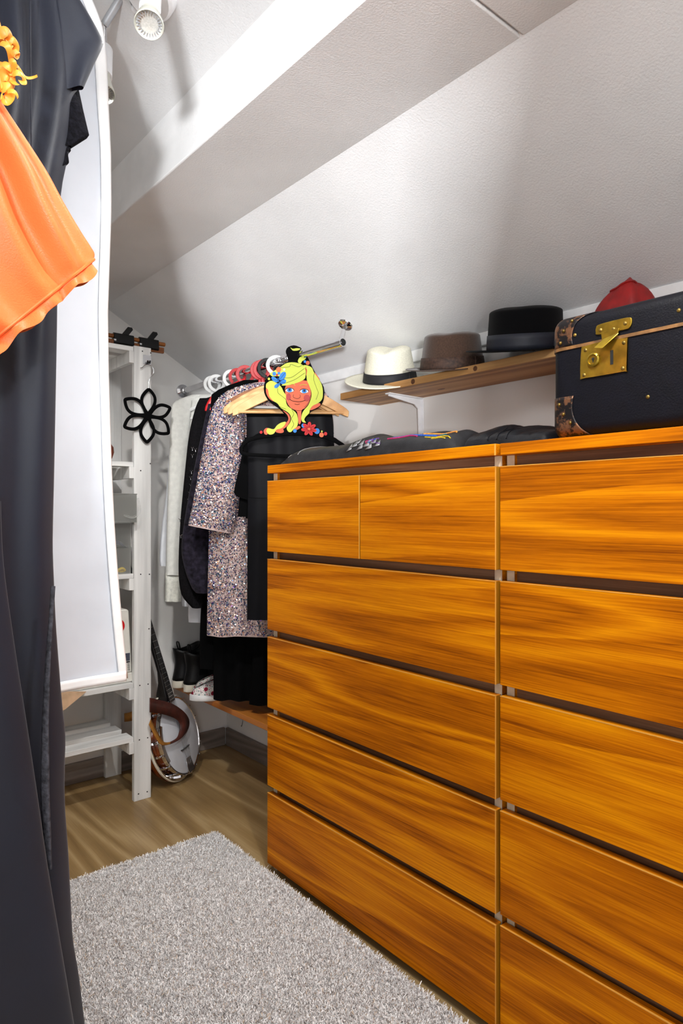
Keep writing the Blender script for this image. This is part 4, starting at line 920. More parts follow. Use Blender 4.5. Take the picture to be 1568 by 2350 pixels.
# ================================================================== BANJO
def banjo():
    n0 = Vector((.60, -.80, 0)); ph = math.radians(17)
    W = Vector((.80, .60, 0)); U = (-n0*math.sin(ph)+Vector((0, 0, 1))*math.cos(ph)); Nn = (n0*math.cos(ph)+Vector((0, 0, 1))*math.sin(ph))
    rl = math.radians(2); U, W = U*math.cos(rl)-W*math.sin(rl), W*math.cos(rl)+U*math.sin(rl)
    C = atF(412, 1693, 2.70); C.z = max(C.z, .178); R = .150
    root = thing('banjo', (C.x, C.y, 0), 'resonator banjo with white head and leather strap leaning behind the post', 'banjo')
    L = lambda prof, o, seg=48: MB().lathe(prof, o, Nn, seg, e1=W)
    L([(.001, .004), (R-.006, .004), (R-.002, .001), (R-.002, -.004), (.001, -.004)], C).build('head', 'banjo_head', root)
    m = MB(); m.lathe([(R-.003, .002), (R-.001, .0055), (R+.004, .0055), (R+.005, .002), (R+.005, -.010), (R-.002, -.010)], C, Nn, 56, e1=W, cap=False); m.build('tension_hoop', 'chrome', root, sharp=60)
    L([(R-.004, -.010), (R-.004, -.055), (.02, -.055)], C).build('rim', 'banjo_wood', root)
    L([(R+.012, -.032), (R+.022, -.034), (R+.022, -.040), (R+.018, -.060), (R+.004, -.082), (R-.04, -.094), (.02, -.100)], C).build('resonator', 'banjo_wood', root)
    m = MB().lathe([(R+.0215, -.032), (R+.0245, -.034), (R+.0245, -.040), (R+.0215, -.042)], C, Nn, 56, e1=W, cap=False); m.build('binding', 'sole_cream', root)
    m = MB().lathe([(R-.002, -.028), (R+.020, -.029), (R+.021, -.033), (R-.002, -.034)], C, Nn, 56, e1=W, cap=False); m.build('flange', 'chrome', root)
    for k in range(18):
        a = 2*math.pi*k/18+.17; e = W*math.cos(a)+U*math.sin(a); p = C+e*(R+.0075)
        m = MB().tube([p+Nn*.004, p-Nn*.040], .0022, 6); m.obox(p-Nn*.022, [e, Nn, e.cross(Nn)], (.004, .010, .004)); m.lathe([(.001, .008), (.0045, .006), (.0045, 0)], p, Nn, 8)
        m.build('bracket_hook', 'chrome', root)
    # neck
    nb = C+U*(R+.002); ne = C+U*(R+.44)
    def sect(p, w, dpt, z0): return [p+W*w+Nn*z0, p+W*w*.9+Nn*(z0-dpt*.5), p+W*w*.45+Nn*(z0-dpt), p-W*w*.45+Nn*(z0-dpt), p-W*w*.9+Nn*(z0-dpt*.5), p-W*w+Nn*z0]
    secs = [sect(nb-U*.004, .030, .055, .006), sect(nb+U*.03, .028, .052, .008), sect(nb+U*.075, .0235, .030, .009), sect(nb+U*.12, .021, .020, .009), sect(ne, .0165, .017, .009), sect(ne+U*.02, .020, .014, .006), sect(ne+U*.15, .030, .012, -.012)]
    m = MB(); v = [x for s in secs for x in s]; f = []
    for j in range(len(secs)-1):
        for i in range(6): f.append((j*6+i, j*6+(i+1) % 6, (j+1)*6+(i+1) % 6, (j+1)*6+i))
    f += [(0, 1, 2, 3, 4, 5), tuple((len(secs)-1)*6+i for i in range(6))]
    m.add(v, f).build('neck', 'banjo_black', root, sharp=35, bev=.002)
    m = MB(); A_, B_ = nb-U*.012, ne
    m.add([A_-W*.0215+Nn*.009, A_+W*.0215+Nn*.009, B_+W*.0165+Nn*.009, B_-W*.0165+Nn*.009, A_-W*.0215+Nn*.014, A_+W*.0215+Nn*.014, B_+W*.0165+Nn*.014, B_-W*.0165+Nn*.014], [(0, 1, 2, 3), (7, 6, 5, 4), (0, 4, 5, 1), (1, 5, 6, 2), (2, 6, 7, 3), (3, 7, 4, 0)])
    fb = m.build('fingerboard', 'banjo_black', root)
    sl = .66; nut = R+.44
    for k in range(1, 20):
        dist = nut-sl*(1-2**(-k/12))
        if dist < R-.005: break
        q = (dist-R)/.44; w_ = .0215+(.0165-.0215)*max(0, q); p = C+U*dist+Nn*.0142
        MB().obox(p, [W, U, Nn], (w_, .0011, .0009)).build('fret', 'steel', fb)
    # bridge, strings, tailpiece, armrest
    bp = C-U*.055+Nn*.004
    m = MB().obox(bp+Nn*.007, [W, U, Nn], (.030, .0018, .003)); [m.obox(bp+W*x+Nn*.003, [W, U, Nn], (.004, .0016, .004)) for x in (-.026, 0, .026)]; m.build('bridge', 'banjo_black', root)
    for k in range(5):
        x = -.020+.010*k
        MB().tube([C-U*(R-.03)+W*x*.6+Nn*.010, bp+W*x*1.1+Nn*.0105, ne+W*x*.62+Nn*.0165], .0006, 4).build('string', 'steel', root)
    tp = C-U*(R-.020)
    MB().prism([(-.020, .035), (.020, .035), (.026, -.012), (.02, -.024), (-.02, -.024), (-.026, -.012)], lambda a, b, d_: tp+W*a+U*b+Nn*(.007+d_), 0, .003).build('tailpiece', 'chrome', root, bev=.001)
    MB().tube([tp-U*.02+Nn*.009, tp-U*.028+Nn*.002, tp-U*.030-Nn*.02], .004, 8).build('tailpiece_bolt', 'chrome', root)
    for (a0, a1) in ((2.6, 3.5),):
        pts = [C+(W*math.cos(a)+U*math.sin(a))*(R+.010)+Nn*.016 for a in np.linspace(a0, a1, 12)]
        MB().tube(pts, .010, 8, flat=(Nn, .25)).build('armrest', 'chrome', root)
    # leather strap looped over the head (outer and inner outline of the band)
    c7 = lambda pts: [(340+a/4.9, 1450+b/4.9) for a, b in pts]
    outer = smooth(c7([(20, 742), (120, 765), (260, 805), (380, 880), (450, 965), (462, 1040), (440, 1110), (390, 1180), (330, 1225), (250, 1262)]), 5)
    inner = smooth(c7([(20, 905), (110, 915), (230, 945), (320, 985), (355, 1030), (362, 1080), (350, 1130), (330, 1180), (295, 1215), (235, 1245)]), 5)
    def onhead(p, off):
        d_ = ray(*p); o_ = Vector((0, 0, EYE)); q_ = C+Nn*off; return o_+d_*((q_-o_).dot(Nn)/d_.dot(Nn))
    nO = len(outer); v = []; f = []
    for i in range(nO):
        t = i/(nO-1); a, b = onhead(outer[i], .035-.012*t), onhead(inner[i], .030-.014*t); v += [a, b]
    for i in range(nO-1): f.append((2*i, 2*i+1, 2*i+3, 2*i+2))
    st = MB().add(v, f).build('strap', 'strap_leather', root, solid=.003, sharp=60)
    o2 = smooth(c7([(250, 1262), (190, 1275), (140, 1262), (90, 1195), (40, 1100), (10, 1040)]), 5); i2 = smooth(c7([(250, 1240), (200, 1245), (165, 1230), (115, 1150), (65, 1050), (30, 985)]), 5)
    v = []; f = []
    for i in range(len(o2)):
        v += [onhead(o2[i], .022), onhead(i2[i], .018)]
    for i in range(len(o2)-1): f.append((2*i, 2*i+1, 2*i+3, 2*i+2))
    MB().add(v, f).build('strap_underside', 'strap_back', root, solid=.003, sharp=60)
    o3_ = smooth([(286, 1637), (300, 1634), (330, 1618), (352, 1602)], 4); i3_ = smooth([(286, 1656), (302, 1654), (330, 1646), (352, 1637)], 4); v = []; f = []
    for i in range(len(o3_)): fd = 2.66-.06*i/len(o3_); v += [atF(*o3_[i], fd), atF(*i3_[i], fd+.01)]
    for i in range(len(o3_)-1): f.append((2*i, 2*i+1, 2*i+3, 2*i+2))
    MB().add(v, f).build('strap_end', 'strap_back', root, solid=.003, sharp=60)
banjo()

# ================================================================== SHELVING UNIT
PX0, PX1 = 1.000, 1.067; PY = 2.402
LX0, LX1 = .18, .247
SHZ = [.243, .447, .858, 1.278, 1.712]
un = thing('shelving_unit', (.62, 2.55, 0), 'white painted slatted wooden shelving unit against the end wall', 'shelving unit')
for (a, b) in ((PX0, PX1), (LX0, LX1)):
    for (c, d) in ((PY, PY+.020), (2.693, 2.713)):
        p = MB().box(a, b, c, d, 0, 1.716).build('post', 'white_wood', un, bev=.0012)
        if c == PY and a == PX0:
            for (px, py) in ((327, 806), (346, 810), (345, 1064), (323, 1080), (323, 1318), (343, 1318), (321, 1573), (340, 1570), (342, 1443), (320, 1698), (339, 1693), (318, 1822), (338, 1817)):
                q = atY(px, py, PY); MB().lathe([(.0005, .0007), (.0026, .0006), (.0028, 0)], q, (0, -1, 0), 8).build('screw', 'screw', p)
for z in SHZ:
    for (a, b) in ((PX0-.018, PX0), (LX1, LX1+.018)):
        MB().box(a, b, PY+.001, 2.712, z-.062, z-.018).build('cleat', 'white_wood', un, bev=.001)
    for k in range(3):
        y0 = PY+.003+k*.114
        MB().box(LX1+.001, PX0-.001, y0, y0+.068, z-.018, z).build('slat', 'white_wood_x', un, bev=.0015)
# flower shaped scarf hanger on a stuck-on hook
PLF = Plane(PX0, PY-.012, 0)
hk = thing('adhesive_hook', (1.035, PY, 1.66), 'small square steel hook stuck on the white post', 'hook')
a, b = atY(328, 814, PY), atY(347, 838, PY)
MB().box(a.x, b.x, PY-.0022, PY-.0002, b.z, a.z).build('plate', 'steel', hk, bev=.0006)
c = atY(339, 834, PY); MB().tube([(c.x, PY-.002, c.z+.010), (c.x, PY-.009, c.z-.002), (c.x, PY-.018, c.z-.003), (c.x, PY-.022, c.z+.007)], .0034, 8, flat=((0, 1, 0), .6)).build('prong', 'screw', hk)
fl = thing('scarf_hanger', (1.03, PY-.014, 1.36), 'black flower-shaped scarf hanger with wire hook on the white post', 'hanger')
def fp(px, py, d=0): s, z = PLF.hit(px, py); return PLF.pt(s, z, d)
c2 = lambda a, b: (230+a/5.807, 740+b/5.807)
pts = [c2(535, 605), c2(560, 602), c2(590, 572), c2(640, 560), c2(690, 585), c2(712, 640), c2(705, 690), c2(665, 740), c2(650, 800), c2(648, 890)]
MB().tube([fp(*p) for p in smooth(pts, 4)], .0015, 7).build('wire_hook', 'steel', fl)
cen = np.array(c2(636, 1245))
for tip in (c2(648, 880), c2(940, 1135), c2(918, 1482), c2(622, 1605), c2(315, 1395), c2(322, 1022)):
    t = np.array(tip); ax = t-cen; nr = np.array((-ax[1], ax[0])); k = .25
    sh_ = [cen+ax*q+nr*k*wd for q, wd in ((.10, .10), (.3, .66), (.5, .96), (.68, .92), (.84, .55), (.95, .12))]+[cen+ax*.96]+[cen+ax*q-nr*k*wd for q, wd in ((.95, .12), (.84, .55), (.68, .92), (.5, .96), (.3, .66), (.10, .10))]
    MB().tube([fp(*p) for p in smooth(sh_, 3, True)], .0062, 8, closed=True, flat=(PLF.n, .6)).build('petal', 'black_flock', fl)
p = fp(*cen); MB().lathe([(.001, .004), (.012, .004), (.014, 0), (.012, -.004), (.001, -.004)], p, PLF.n, 12).build('centre', 'black_flock', fl)
# clip hangers lying on top
for k, (pe, lab) in enumerate((((378, 796), 'brown wooden clip hanger with black clips lying on top of shelving'),)):
    e = atY(*pe, 2.455); x1 = e.x; z0 = 1.7165
    ch = thing('clip_hanger', (x1-.18, 2.455, z0), lab, 'hanger')
    MB().box(x1-.40, x1-.005, 2.448, 2.462, z0, z0+.022).build('bar', 'hanger_dark', ch, bev=.002)
    MB().tube([(x1-.40, 2.455, z0+.036), (x1, 2.455, z0+.036)], .008, 10).build('rod', 'hanger_dark', ch)
    for (pa, pb) in ((263, 309), (322, 366), (200, 247)):
        xa, xb = atY(pa, 790, 2.44).x, atY(pb, 790, 2.44).x
        cl = MB().prism([(2.440, z0+.010), (2.443, z0+.046), (2.455, z0+.050), (2.467, z0+.046), (2.470, z0+.010), (2.464, z0+.006), (2.446, z0+.006)], lambda a, b, d: Vector((d, a, b)), xa, xb).build('clip', 'black_gloss', ch, bev=.002)
        xm = xa*.42+xb*.58
        MB().prism([(xm-.014, z0+.046), (xm+.012, z0+.046), (xm+.030, z0+.070), (xm+.026, z0+.078), (xm+.010, z0+.078)], lambda a, b, d: Vector((a, 2.450+d, b)), -.003, .003).build('lever', 'black_gloss', cl, bev=.001)
        MB().box(xa-.002, xa+.006, 2.4385, 2.4405, z0+.016, z0+.022).build('pin', 'steel', cl)
# bowl
q = atY(236, 1050, 2.46); bw = thing('round_pot', (q.x, q.y, SHZ[3]), 'small round reddish brown pot on the upper shelf', 'pot')
MB().lathe([(.001, .0), (.024, .0), (.034, .014), (.040, .034), (.038, .054), (.028, .068), (.014, .074), (.001, .075)], (q.x, q.y, SHZ[3]+.0005), (0, 0, 1), 28).build('body', 'pot_brown', bw, sharp=60)
MB().lathe([(.001, .012), (.006, .010), (.006, 0)], (q.x, q.y, SHZ[3]+.075), (0, 0, 1), 12).build('knob', 'pot_brown', bw)
# clear boxes
zb = SHZ[2]+.001
for k, (h, xr, yf, lab) in enumerate(((.096, .992, 2.412, 'clear plastic storage box at the bottom of the stack'), (.088, .992, 2.412, 'clear plastic storage box in the middle, with dark cloth inside'), (.104, .996, 2.366, 'clear plastic storage box on top of the stack'))):
    xl = .74; yk = 2.66
    bx = thing('storage_box', ((xl+xr)/2, (yf+yk)/2, zb), lab, 'storage box', 'clear storage boxes on the shelf')
    m = MB(); th = .0022
    m.box(xl, xr, yf, yk, zb, zb+th); m.box(xl, xr, yf, yf+th, zb+th, zb+h); m.box(xl, xr, yk-th, yk, zb+th, zb+h); m.box(xl, xl+th, yf+th, yk-th, zb+th, zb+h); m.box(xr-th, xr, yf+th, yk-th, zb+th, zb+h)
    m.build('box_walls', 'clear_plastic', bx, bev=.0006)
    MB().box(xl-.001, xr+.001, yf-.001, yk+.001, zb+h, zb+h+.003).build('lid', 'clear_plastic', bx)
    if k == 2:
        MB().tube(smooth([(xr-.05, yf-.002, zb+.028), (xr-.02, yf-.012, zb+.020), (xr+.006, yf-.010, zb+.040), (xr+.002, yf-.004, zb+.090)], 5), .004, 8).build('handle', 'clear_plastic', bx)
    if k == 1:
        cl = MB(); cl.grid(lambda u, v: Vector((xl+.02+(xr-xl-.03)*u, yf+.012+.18*v, zb+.004+.045*math.sin(math.pi*u)**.4*math.sin(math.pi*v)**.4+.006*math.sin(17*u+5*v))), 20, 14)
        o = cl.build('folded_cloth', 'cloth_navy', org=(.87, 2.5, zb+.003)); tag(o, 'navy folded cloth inside the middle clear box', 'cloth')
    if k == 0:
        o = MB().tube(smooth([(.95, 2.43, zb+.012), (.962, 2.425, zb+.020), (.975, 2.43, zb+.012), (.965, 2.435, zb+.008)], 4, True), .005, 8, closed=True).build('ribbon_roll', 'yellow_item'); tag(o, 'small yellow loop at the bottom of the lowest clear box', 'ribbon')
        o = MB().grid(lambda u, v: Vector((.80+.13*u, 2.44+.16*v, zb+.003+.03*math.sin(math.pi*u)**.5*math.sin(math.pi*v)**.5+.004*math.sin(13*u))), 16, 12).build('cable_coil', 'cloth_navy'); tag(o, 'dark bundle inside the lowest clear box', 'cloth')
    zb += h+.004
# sewing machine
def machine():
    z = SHZ[1]+.0005; P4 = lambda px, py: atY(px, py, 2.425)
    root = thing('sewing_machine', (.80, 2.52, z), 'white sewing machine half hidden behind the white garment bag', 'sewing machine')
    y0, y1 = 2.425, 2.60
    xr = P4(305, 1540).x; xt = P4(297, 1400).x; zt = P4(297, 1398).z
    MB().box(.50, xr+.002, y0, y1, z, z+.035).build('base', 'machine_white', root, bev=.004)
    MB().prism([(.865, z+.035), (xr, z+.035), (xt, zt-.008), (xt-.006, zt), (.52, zt), (.51, zt-.01), (.51, zt-.075), (.60, zt-.085), (.84, zt-.085), (.865, zt-.11)], lambda a, b, d: Vector((a, y0+d, b)), .004, y1-y0-.02).build('body', 'machine_white', root, bev=.005)
    MB().cyl((.545, y0+.08, zt-.075), (.545, y0+.08, z+.05), .006, seg=10).build('needle_bar', 'steel', root)
    q = P4(281, 1392); MB().lathe([(.001, .026), (.0022, .026), (.0022, .006), (.012, .005), (.013, 0)], (q.x, y0+.05, zt), (0, 0, 1), 14).build('thread_spindle', 'black_plastic', root)
    q = P4(270, 1438); MB().lathe([(.0005, .0012), (.0285, .0012), (.029, 0)], (q.x, y0+.004, q.z), (0, -1, 0), 32).build('round_mark', 'sticker_red', root)
    a, b = P4(288, 1500), P4(299, 1516); MB().box(a.x, b.x, y0+.0028, y0+.0042, b.z, a.z).build('label_plate', 'label_dark', root)
    a, b = P4(287, 1519), P4(299, 1520.5); MB().box(a.x, b.x, y0+.003, y0+.0042, b.z, a.z).build('stripe', 'ink', root)
    for k in range(4):
        p = P4(295.5+.3*k, 1524+k*4.2); MB().tube([(p.x-.004, y0+.003, p.z), (p.x+.004, y0+.003, p.z+.001), (p.x+.001, y0+.003, p.z-.0045)], .0009, 5).build('stitch_mark', 'ink', root)
    MB().lathe([(.001, .02), (.03, .02), (.034, .014), (.034, 0)], (xt+.001, y0+.09, zt-.06), (1, 0, 0), 24).build('hand_wheel', 'machine_white', root)
machine()
# block and board near the lowest shelves
a = [atY(px, py, 2.43) for px, py in ((90, 1582), (190, 1582), (142, 1622), (90, 1650))]
m = MB().prism([(p.x, p.z) for p in a], lambda x, zz, d: Vector((x, 2.395+d, zz)), -.004, 0)
tag(m.build('cardboard_sheet', 'cardboard'), 'tan cardboard corner hanging below the white garment bag', 'cardboard')

# ================================================================== LEFT RAIL WITH THE NEAR GARMENTS
LRX, LRZ = .17, 2.16
lr = thing('clothes_rail', (LRX, .9, LRZ), 'second clothes rail high on the left that carries the near garments', 'clothes rail')
MB().cyl((LRX, -.4, LRZ), (LRX, YE-.001, LRZ), .0125, seg=18).build('tube', 'chrome', lr)
for y in (-.3, 2.0): MB().cyl((LRX, y, LRZ), (LRX, y, zc(LRX)), .006, seg=10).build('ceiling_arm', 'chrome', lr)
def simple_hanger(y, label):
    PL = Plane(LRX, y, 0); root = thing('wire_hanger', (LRX, y, LRZ-.12), label, 'hanger')
    r = .021; cz = LRZ+.0145-r
    MB().tube([PL.pt(0, LRZ-.07), PL.pt(0, cz-r-.004)]+[PL.pt(r*math.cos(math.radians(a)), cz+r*math.sin(math.radians(a))) for a in range(-75, 205, 20)], .0018, 7).build('hook', 'steel', root)
    MB().tube([PL.pt(-.2, LRZ-.16), PL.pt(0, LRZ-.07), PL.pt(.2, LRZ-.16)], .004, 8).build('shoulders', 'steel', root)
simple_hanger(1.30, 'thin steel hanger inside the white garment bag')
simple_hanger(1.10, 'thin steel hanger inside the dark satin dress')
simple_hanger(.965, 'thin steel hanger holding the orange leather garment')

def right_rows(PL, pts, sL):
    out = []
    for px, py in pts:
        b = PL.hit(px, py); out.append(((sL if not callable(sL) else sL(b[1]), b[1]), b))
    return out
# --- white garment bag with bright binding
PLB = Plane(LRX, 1.30, 0); gb = thing('garment_bag', (LRX+.02, 1.30, .75), 'long white fabric garment bag with bright white binding', 'garment bag')
edge = [(186, -45), (207, 0), (226, 45), (236, 85), (241, 150), (245, 250), (250, 350), (251, 470), (250, 520), (247, 600), (243, 720), (245, 860), (248, 960), (252, 1080), (258, 1200), (265, 1300), (275, 1420), (284, 1510), (289, 1556)]
RB = right_rows(PLB, edge, -.34)
sB, _ = cloth(gb, 'body', 'bag_cloth', PLB, RB, .022, .007, 3.2, 51, nu=90, nv=60, dprof=lambda v: .5+.5*math.sin(math.pi*min(1, v*1.1+.05)), aprof=lambda v: .6+.4*v, twist=.8)
# piping strips that follow the right edge and the hem, sitting just proud of the cloth
zs_ = [b[1] for a, b in RB]; ss_ = [b[0] for a, b in RB]
def edge_s(z): return float(np.interp(-z, [-q for q in zs_], ss_))
zlo = zs_[-1]; zhi = zs_[0]
def strip(u, v):
    z = zhi+(zlo-zhi)*v; e = edge_s(z); wd = float(np.interp(v, [0, .25, .6, 1], [.030, .024, .019, .019]))
    s = e+.003-wd*u; k = (s-(-.34))/(e+.34); a = math.acos(max(-1, min(1, 1-2*min(1, k)))); base = sB(a/(2*math.pi), min(.999, (zhi-z)/(zhi-zlo)))
    return Vector((base.x if u > 0.01 else PLB.pt(e+.002, z).x, base.y-.0030, z))
m = MB(); m.grid(strip, 4, 60); m.build('edge_binding', 'bag_binding', gb, solid=.003, sharp=80)
e0 = edge_s(zlo)
m = MB(); m.grid(lambda u, v: (lambda b: Vector((b.x, b.y-.0045, zlo-.004+.020*v)))(sB(.5-.43*u-.002, .985)), 50, 3); m.build('hem_binding', 'bag_binding', gb, solid=.003, sharp=80)

# --- dark satin dress
PLD = Plane(LRX, 1.10, 0); dr = thing('satin_dress', (LRX, 1.10, .05), 'long dark navy satin dress hanging in front of the white bag', 'dress')
edge = [(120, -140), (140, -60), (160, 0), (170, 60), (176, 130), (178, 200), (168, 290), (156, 360), (142, 430), (134, 520), (132, 640), (131, 740), (128, 900), (126, 1000), (124, 1100), (122, 1180), (121, 1260), (124, 1340), (128, 1430), (137, 1550), (143, 1620), (150, 1690), (148, 1770), (149, 1850), (157, 1960), (163, 2080), (168, 2160), (180, 2230), (190, 2310), (200, 2400), (215, 2560)]
cloth(dr, 'body', 'navy_satin', PLD, right_rows(PLD, edge, lambda z: -.20 if z > 1.3 else -.20-.12*(1.3-z)),   .030, .012, 13, 61, nu=150, nv=90, aprof=lambda v: .7+.5*v, twist=.5, power=.9)
cloth(dr, 'cap_sleeve', 'navy_satin', PLD, rails(PLD, [(-60, 110, 138), (0, 120, 167), (55, 128, 201), (108, 134, 231), (128, 136, 224), (165, 140, 206), (214, 146, 184)]), .008, .005, 14, 62, d0=.014, nv=40, sm=False)
cloth(dr, 'lace_frill', 'dark_lace', PLD, rails(PLD, [(205, 140, 183), (250, 142, 191), (300, 140, 203), (312, 140, 206), (322, 140, 190), (338, 140, 164)]), .012, .004, 24, 63, d0=-.004, nv=24, sm=False)
cloth(dr, 'lace_frill', 'dark_lace', PLD, rails(PLD, [(325, 138, 163), (347, 138, 164), (349, 138, 156), (372, 138, 160), (384, 134, 146)]), .010, .003, 24, 64, d0=-.006, nv=20, sm=False)
edge = [(2, 1150), (8, 1290), (32, 1470), (60, 1650), (84, 1810), (110, 1990), (140, 2170), (170, 2350), (195, 2520)]
PLD2 = Plane(LRX, 1.035, 0)
cloth(dr, 'front_panel', 'navy_satin', PLD2, right_rows(PLD2, edge, -.22), .020, .008, 9, 65, d0=0, nu=80, nv=50, aprof=lambda v: .6, power=.9)
rows = [(1345, 117, 127), (1420, 112, 122), (1500, 106, 116), (1580, 101, 113), (1660, 97, 111), (1740, 95, 112), (1820, 94, 113), (1900, 98, 116), (1990, 104, 118)]
PLD3 = Plane(LRX, 1.050, 0)
cloth(dr, 'ruffle_trim', 'ruffle_grey', PLD3, rails(PLD3, rows), .006, .003, 60, 66, d0=0, nu=24, nv=160)
S_r = None
for (pts) in ([(55, -20), (55, 120), (57, 300), (58, 460)],):
    MB().tube([PLD.pt(*PLD.hit(*p), .034) for p in smooth(pts, 6)], .0012, 5).build('seam', 'navy_satin', dr)

# --- orange leather garment with gathered hem and knotted strips
PLO = Plane(LRX, .965, 0); og = thing('leather_garment', (LRX, .965, 1.30), 'bright orange leather garment with gathered hem over the dark dress', 'leather garment')
RO = rails(PLO, [((-330, 250), (-60, 130)), ((-330, 320), (0, 240)), ((-330, 420), (55, 325)), ((-320, 520), (105, 402)), ((-300, 620), (143, 470)), ((-260, 700), (183, 535)), ((-190, 790), (206, 568)), ((-120, 836), (216, 586)), ((-70, 838), (210, 606)), ((-60, 850), (214, 620))])
S_o, _ = cloth(og, 'body', 'orange_leather', PLO, RO[:9], .046, .019, 17.0, 74, nu=170, nv=70, d0=.0, aprof=lambda v: (.35+.65*math.sin(math.pi*min(1, v*1.02))), dprof=lambda v: .25+.75*math.sin(math.pi*min(1, .18+v*.80))**.8, twist=.25, power=.8)
def frill(u, v):
    b = S_o(u, 1.0); a = 2*math.pi*u; k = .5-.5*math.cos(a)
    dirv = PLO.pt(*RO[8][1])-PLO.pt(*RO[6][1]); ax = (PLO.u*.50-PLO.v*.70)
    w_ = .016*v*(.85+.16*math.sin(27*k+2)+.12*math.sin(15*k))
    return b+ax*w_+PLO.n*(.007*math.sin(34*k+1.6*math.sin(9*k))*v*(1 if math.sin(a) > 0 else .5)+.004*v)
m = MB(); m.grid(frill, 150, 6, True); m.build('hem_frill', 'orange_leather', og, sharp=80)
# gathered cord line just above the frill
pts = [S_o(u, .985)+PLO.n*.0015 for u in np.linspace(.02, .48, 60)]
MB().tube(pts, .0022, 6).build('gathering_seam', 'orange_leather', og)
PLT = Plane(LRX, .945, 0); c8 = lambda a, b: (a/6.533, 80+b/6.533)
strips = [([(-60, 120), (20, 110), (80, 150), (100, 230), (60, 260)], 70, .02), ([(60, 190), (130, 180), (205, 240), (180, 330), (120, 310)], 60, .012), ([(-40, 240), (40, 320), (110, 420), (150, 520), (160, 640)], 55, .018), ([(100, 440), (160, 430), (205, 400), (200, 440), (150, 500)], 34, .024), ([(150, 520), (200, 610), (300, 680), (400, 705), (500, 715)], 26, .016), ([(-30, 560), (40, 640), (110, 680), (140, 780), (180, 880)], 60, .022), ([(130, 700), (200, 720), (280, 740), (325, 790), (230, 830)], 46, .02), ([(-40, 700), (30, 720), (90, 760), (60, 860), (-20, 840)], 90, .014), ([(-20, 860), (60, 880), (120, 960), (60, 1030), (-20, 1000)], 80, .012), ([(60, 960), (140, 1000), (210, 1050)], 34, .02), ([(60, 560), (110, 590), (130, 660), (90, 700), (40, 650)], 40, .026)]
ts = thing('leather_tassel', (PLT.hit(20, 170)[0]+LRX, .945, PLT.hit(20, 240)[1]), 'knotted orange leather strips above the orange garment', 'tassel')
for (pts, wd, dd) in strips:
    pp = [PLT.pt(*PLT.hit(*c8(*p)), dd+.006*math.sin(i*.33)) for i, p in enumerate(smooth(pts, 5))]
    n_ = len(pp); r0 = wd/6.533/FL*.95*.95
    MB().tube(pp, [r0*(1-.35*(i/n_)) for i in range(n_)], 10, flat=(PLT.n, .20)).build('strip', 'orange_strip', ts)
MB().ball(PLT.pt(*PLT.hit(2, 185), .008), .016, 12, 8, (1, .6, 1.2)).build('knot', 'orange_strip', ts)
MB().tube([PLT.pt(*PLT.hit(0, 100), .004), PLT.pt(*PLT.hit(-40, -60), 0), Vector((LRX, .95, LRZ-.012))], .006, 8).build('strap', 'orange_strip', ts)

# ================================================================== SPOT LAMP
lamp_org = Vector((.60, 1.28, zc(.60)-.02))
lp = thing('spot_lamp', lamp_org, 'white ceiling spot lamp with two tilted heads, an unseen added third and clear glass bulbs', 'lamp')
def ceil_at(x, y): return Vector((x, y, zc(x)))
def spot_head(top, face, r_head, parent):
    """head tube from top to near the bulb, reflector bulb opening at face"""
    ax = (face-top).normalized(); L = (face-top).length
    MB().lathe([(.001, 0), (r_head*.9, 0), (r_head, .004), (r_head, L-.050), (r_head*.86, L-.049), (.004, L-.052)], top, ax, 28).build('head', 'white_metal', parent)
    MB().lathe([(.0145, L-.054), (.0165, L-.040), (.0215, L-.018), (.0252, L-.006), (.0255, L-.001), (.0245, L), (.0225, L-.003), (.015, L-.020), (.010, L-.026), (.001, L-.026)], top, ax, 36).build('bulb', 'bulb_glass', parent)
    e1_ = ax.orthogonal().normalized(); e2_ = ax.cross(e1_)
    for k_ in range(24):
        a_ = 2*math.pi*k_/24; e_ = e1_*math.cos(a_)+e2_*math.sin(a_)
        MB().obox(top+ax*(L-.0045)+e_*.0188, [e_, ax.cross(e_), ax], (.0032, .0005, .0012)).build('lens_facet', 'grey_metal', parent)
    MB().lathe([(.0005, L-.012), (.005, L-.012), (.005, L-.020)], top, ax, 14).build('led', 'led', parent)
    MB().lathe([(.017, L-.008), (.0225, L-.0045), (.0228, L-.0055), (.016, L-.016), (.007, L-.020), (.001, L-.021)], top, ax, 30).build('reflector', 'lens', parent)
faceA = atF(342, 58, 1.155); topA = atF(350, -75, 1.235)
spot_head(topA, faceA, .0190, lp)
cA = ceil_at(topA.x+.06, topA.y+.05)
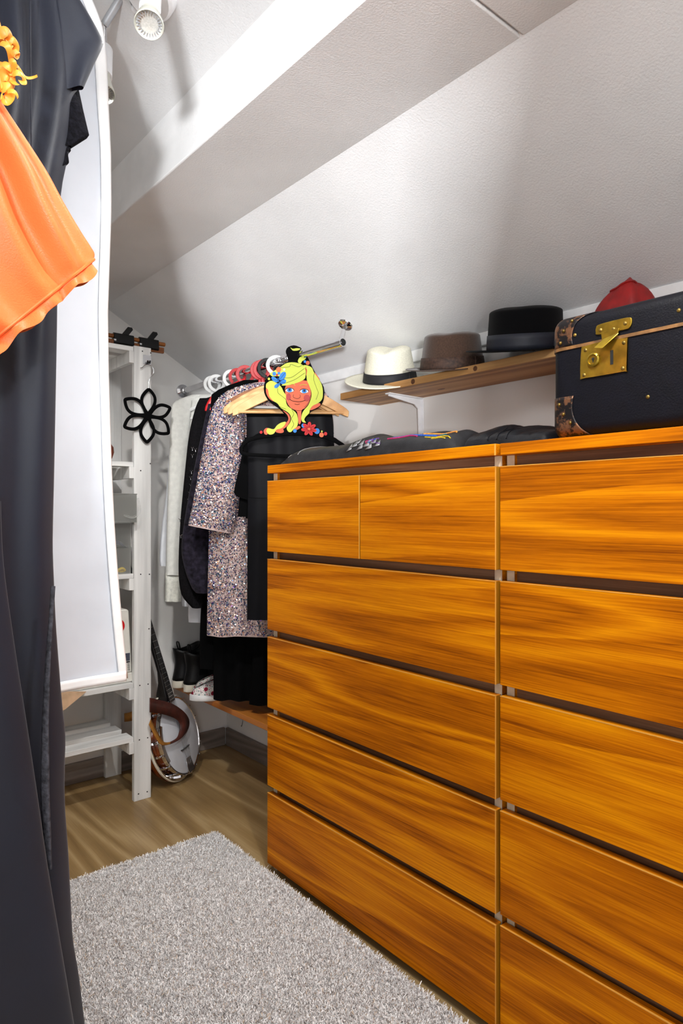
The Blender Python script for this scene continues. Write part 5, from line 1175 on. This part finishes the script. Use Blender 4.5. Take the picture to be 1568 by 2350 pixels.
MB().tube(smooth([topA+Vector((.004, .004, .01)), topA+Vector((.03, .03, .06)), cA-Vector((0, 0, .01))], 5), .006, 10).build('arm', 'white_metal', lp)
# third head, added out of view above the aisle to carry fill light
topC = Vector((.60, .52, 2.135)); faceC = Vector((.64, .50, 2.045)); spot_head(topC, faceC, .019, lp)
MB().tube([topC+Vector((0, 0, -.004)), ceil_at(.60, .52)+Vector((0, 0, .002))], .006, 10).build('arm', 'white_metal', lp)
MB().tube([ceil_at(.60, .52)-Vector((0, 0, .012)), cA-Vector((0, 0, .012))], .010, 10).build('bar', 'white_metal', lp)
# second head behind the garment bag
faceB = atF(236, 216, 1.42); topB = atF(239, 112, 1.46)
spot_head(topB, faceB, .0185, lp)
j = atF(240, 52, 1.45)
MB().cyl(topB+Vector((0, 0, -.005)), j, .0055, seg=12).build('rod', 'chrome', lp)
cB = atF(292, -30, 1.42)
MB().cyl(j+Vector((0, 0, -.004)), cB, .0085, seg=16).build('arm', 'grey_metal', lp)
MB().tube([cB, ceil_at(cB.x+.02, cB.y-.01)-Vector((0, 0, .01))], .0085, 12).build('arm', 'grey_metal', lp)
bx_ = (cA+cB)/2
nrm2 = Vector((-SL, 0, -1)).normalized()
MB().lathe([(.001, .028), (.05, .028), (.055, .022), (.055, 0), (.001, 0)], ceil_at((cA.x+cB.x)/2+.01, (cA.y+cB.y)/2), nrm2, 32).build('ceiling_rose', 'white_metal', lp)
p0, p1 = cA+nrm2*.012, ceil_at(cB.x+.02, cB.y-.01)+nrm2*.012
MB().tube([p0, p1], .010, 10).build('bar', 'white_metal', lp)
# light from the added third head, then from the two heads in view
spot('spot_lamp_light', faceC+(faceC-topC).normalized()*.012, (.80, .62, .9), 47, (1.0, .98, .95), 165, 1.0, .03)  # overhead fill for the chests and rug
spot('spot_lamp_light', faceA+(faceA-topA).normalized()*.012, faceA+(faceA-topA), 1.5, (1.0, .98, .95), 140, 1.0, .025)
spot('spot_lamp_light', faceB+(faceB-topB).normalized()*.012, (1.10, 2.36, .55), 40, (1.0, .98, .95), 94, 1.0, .025)
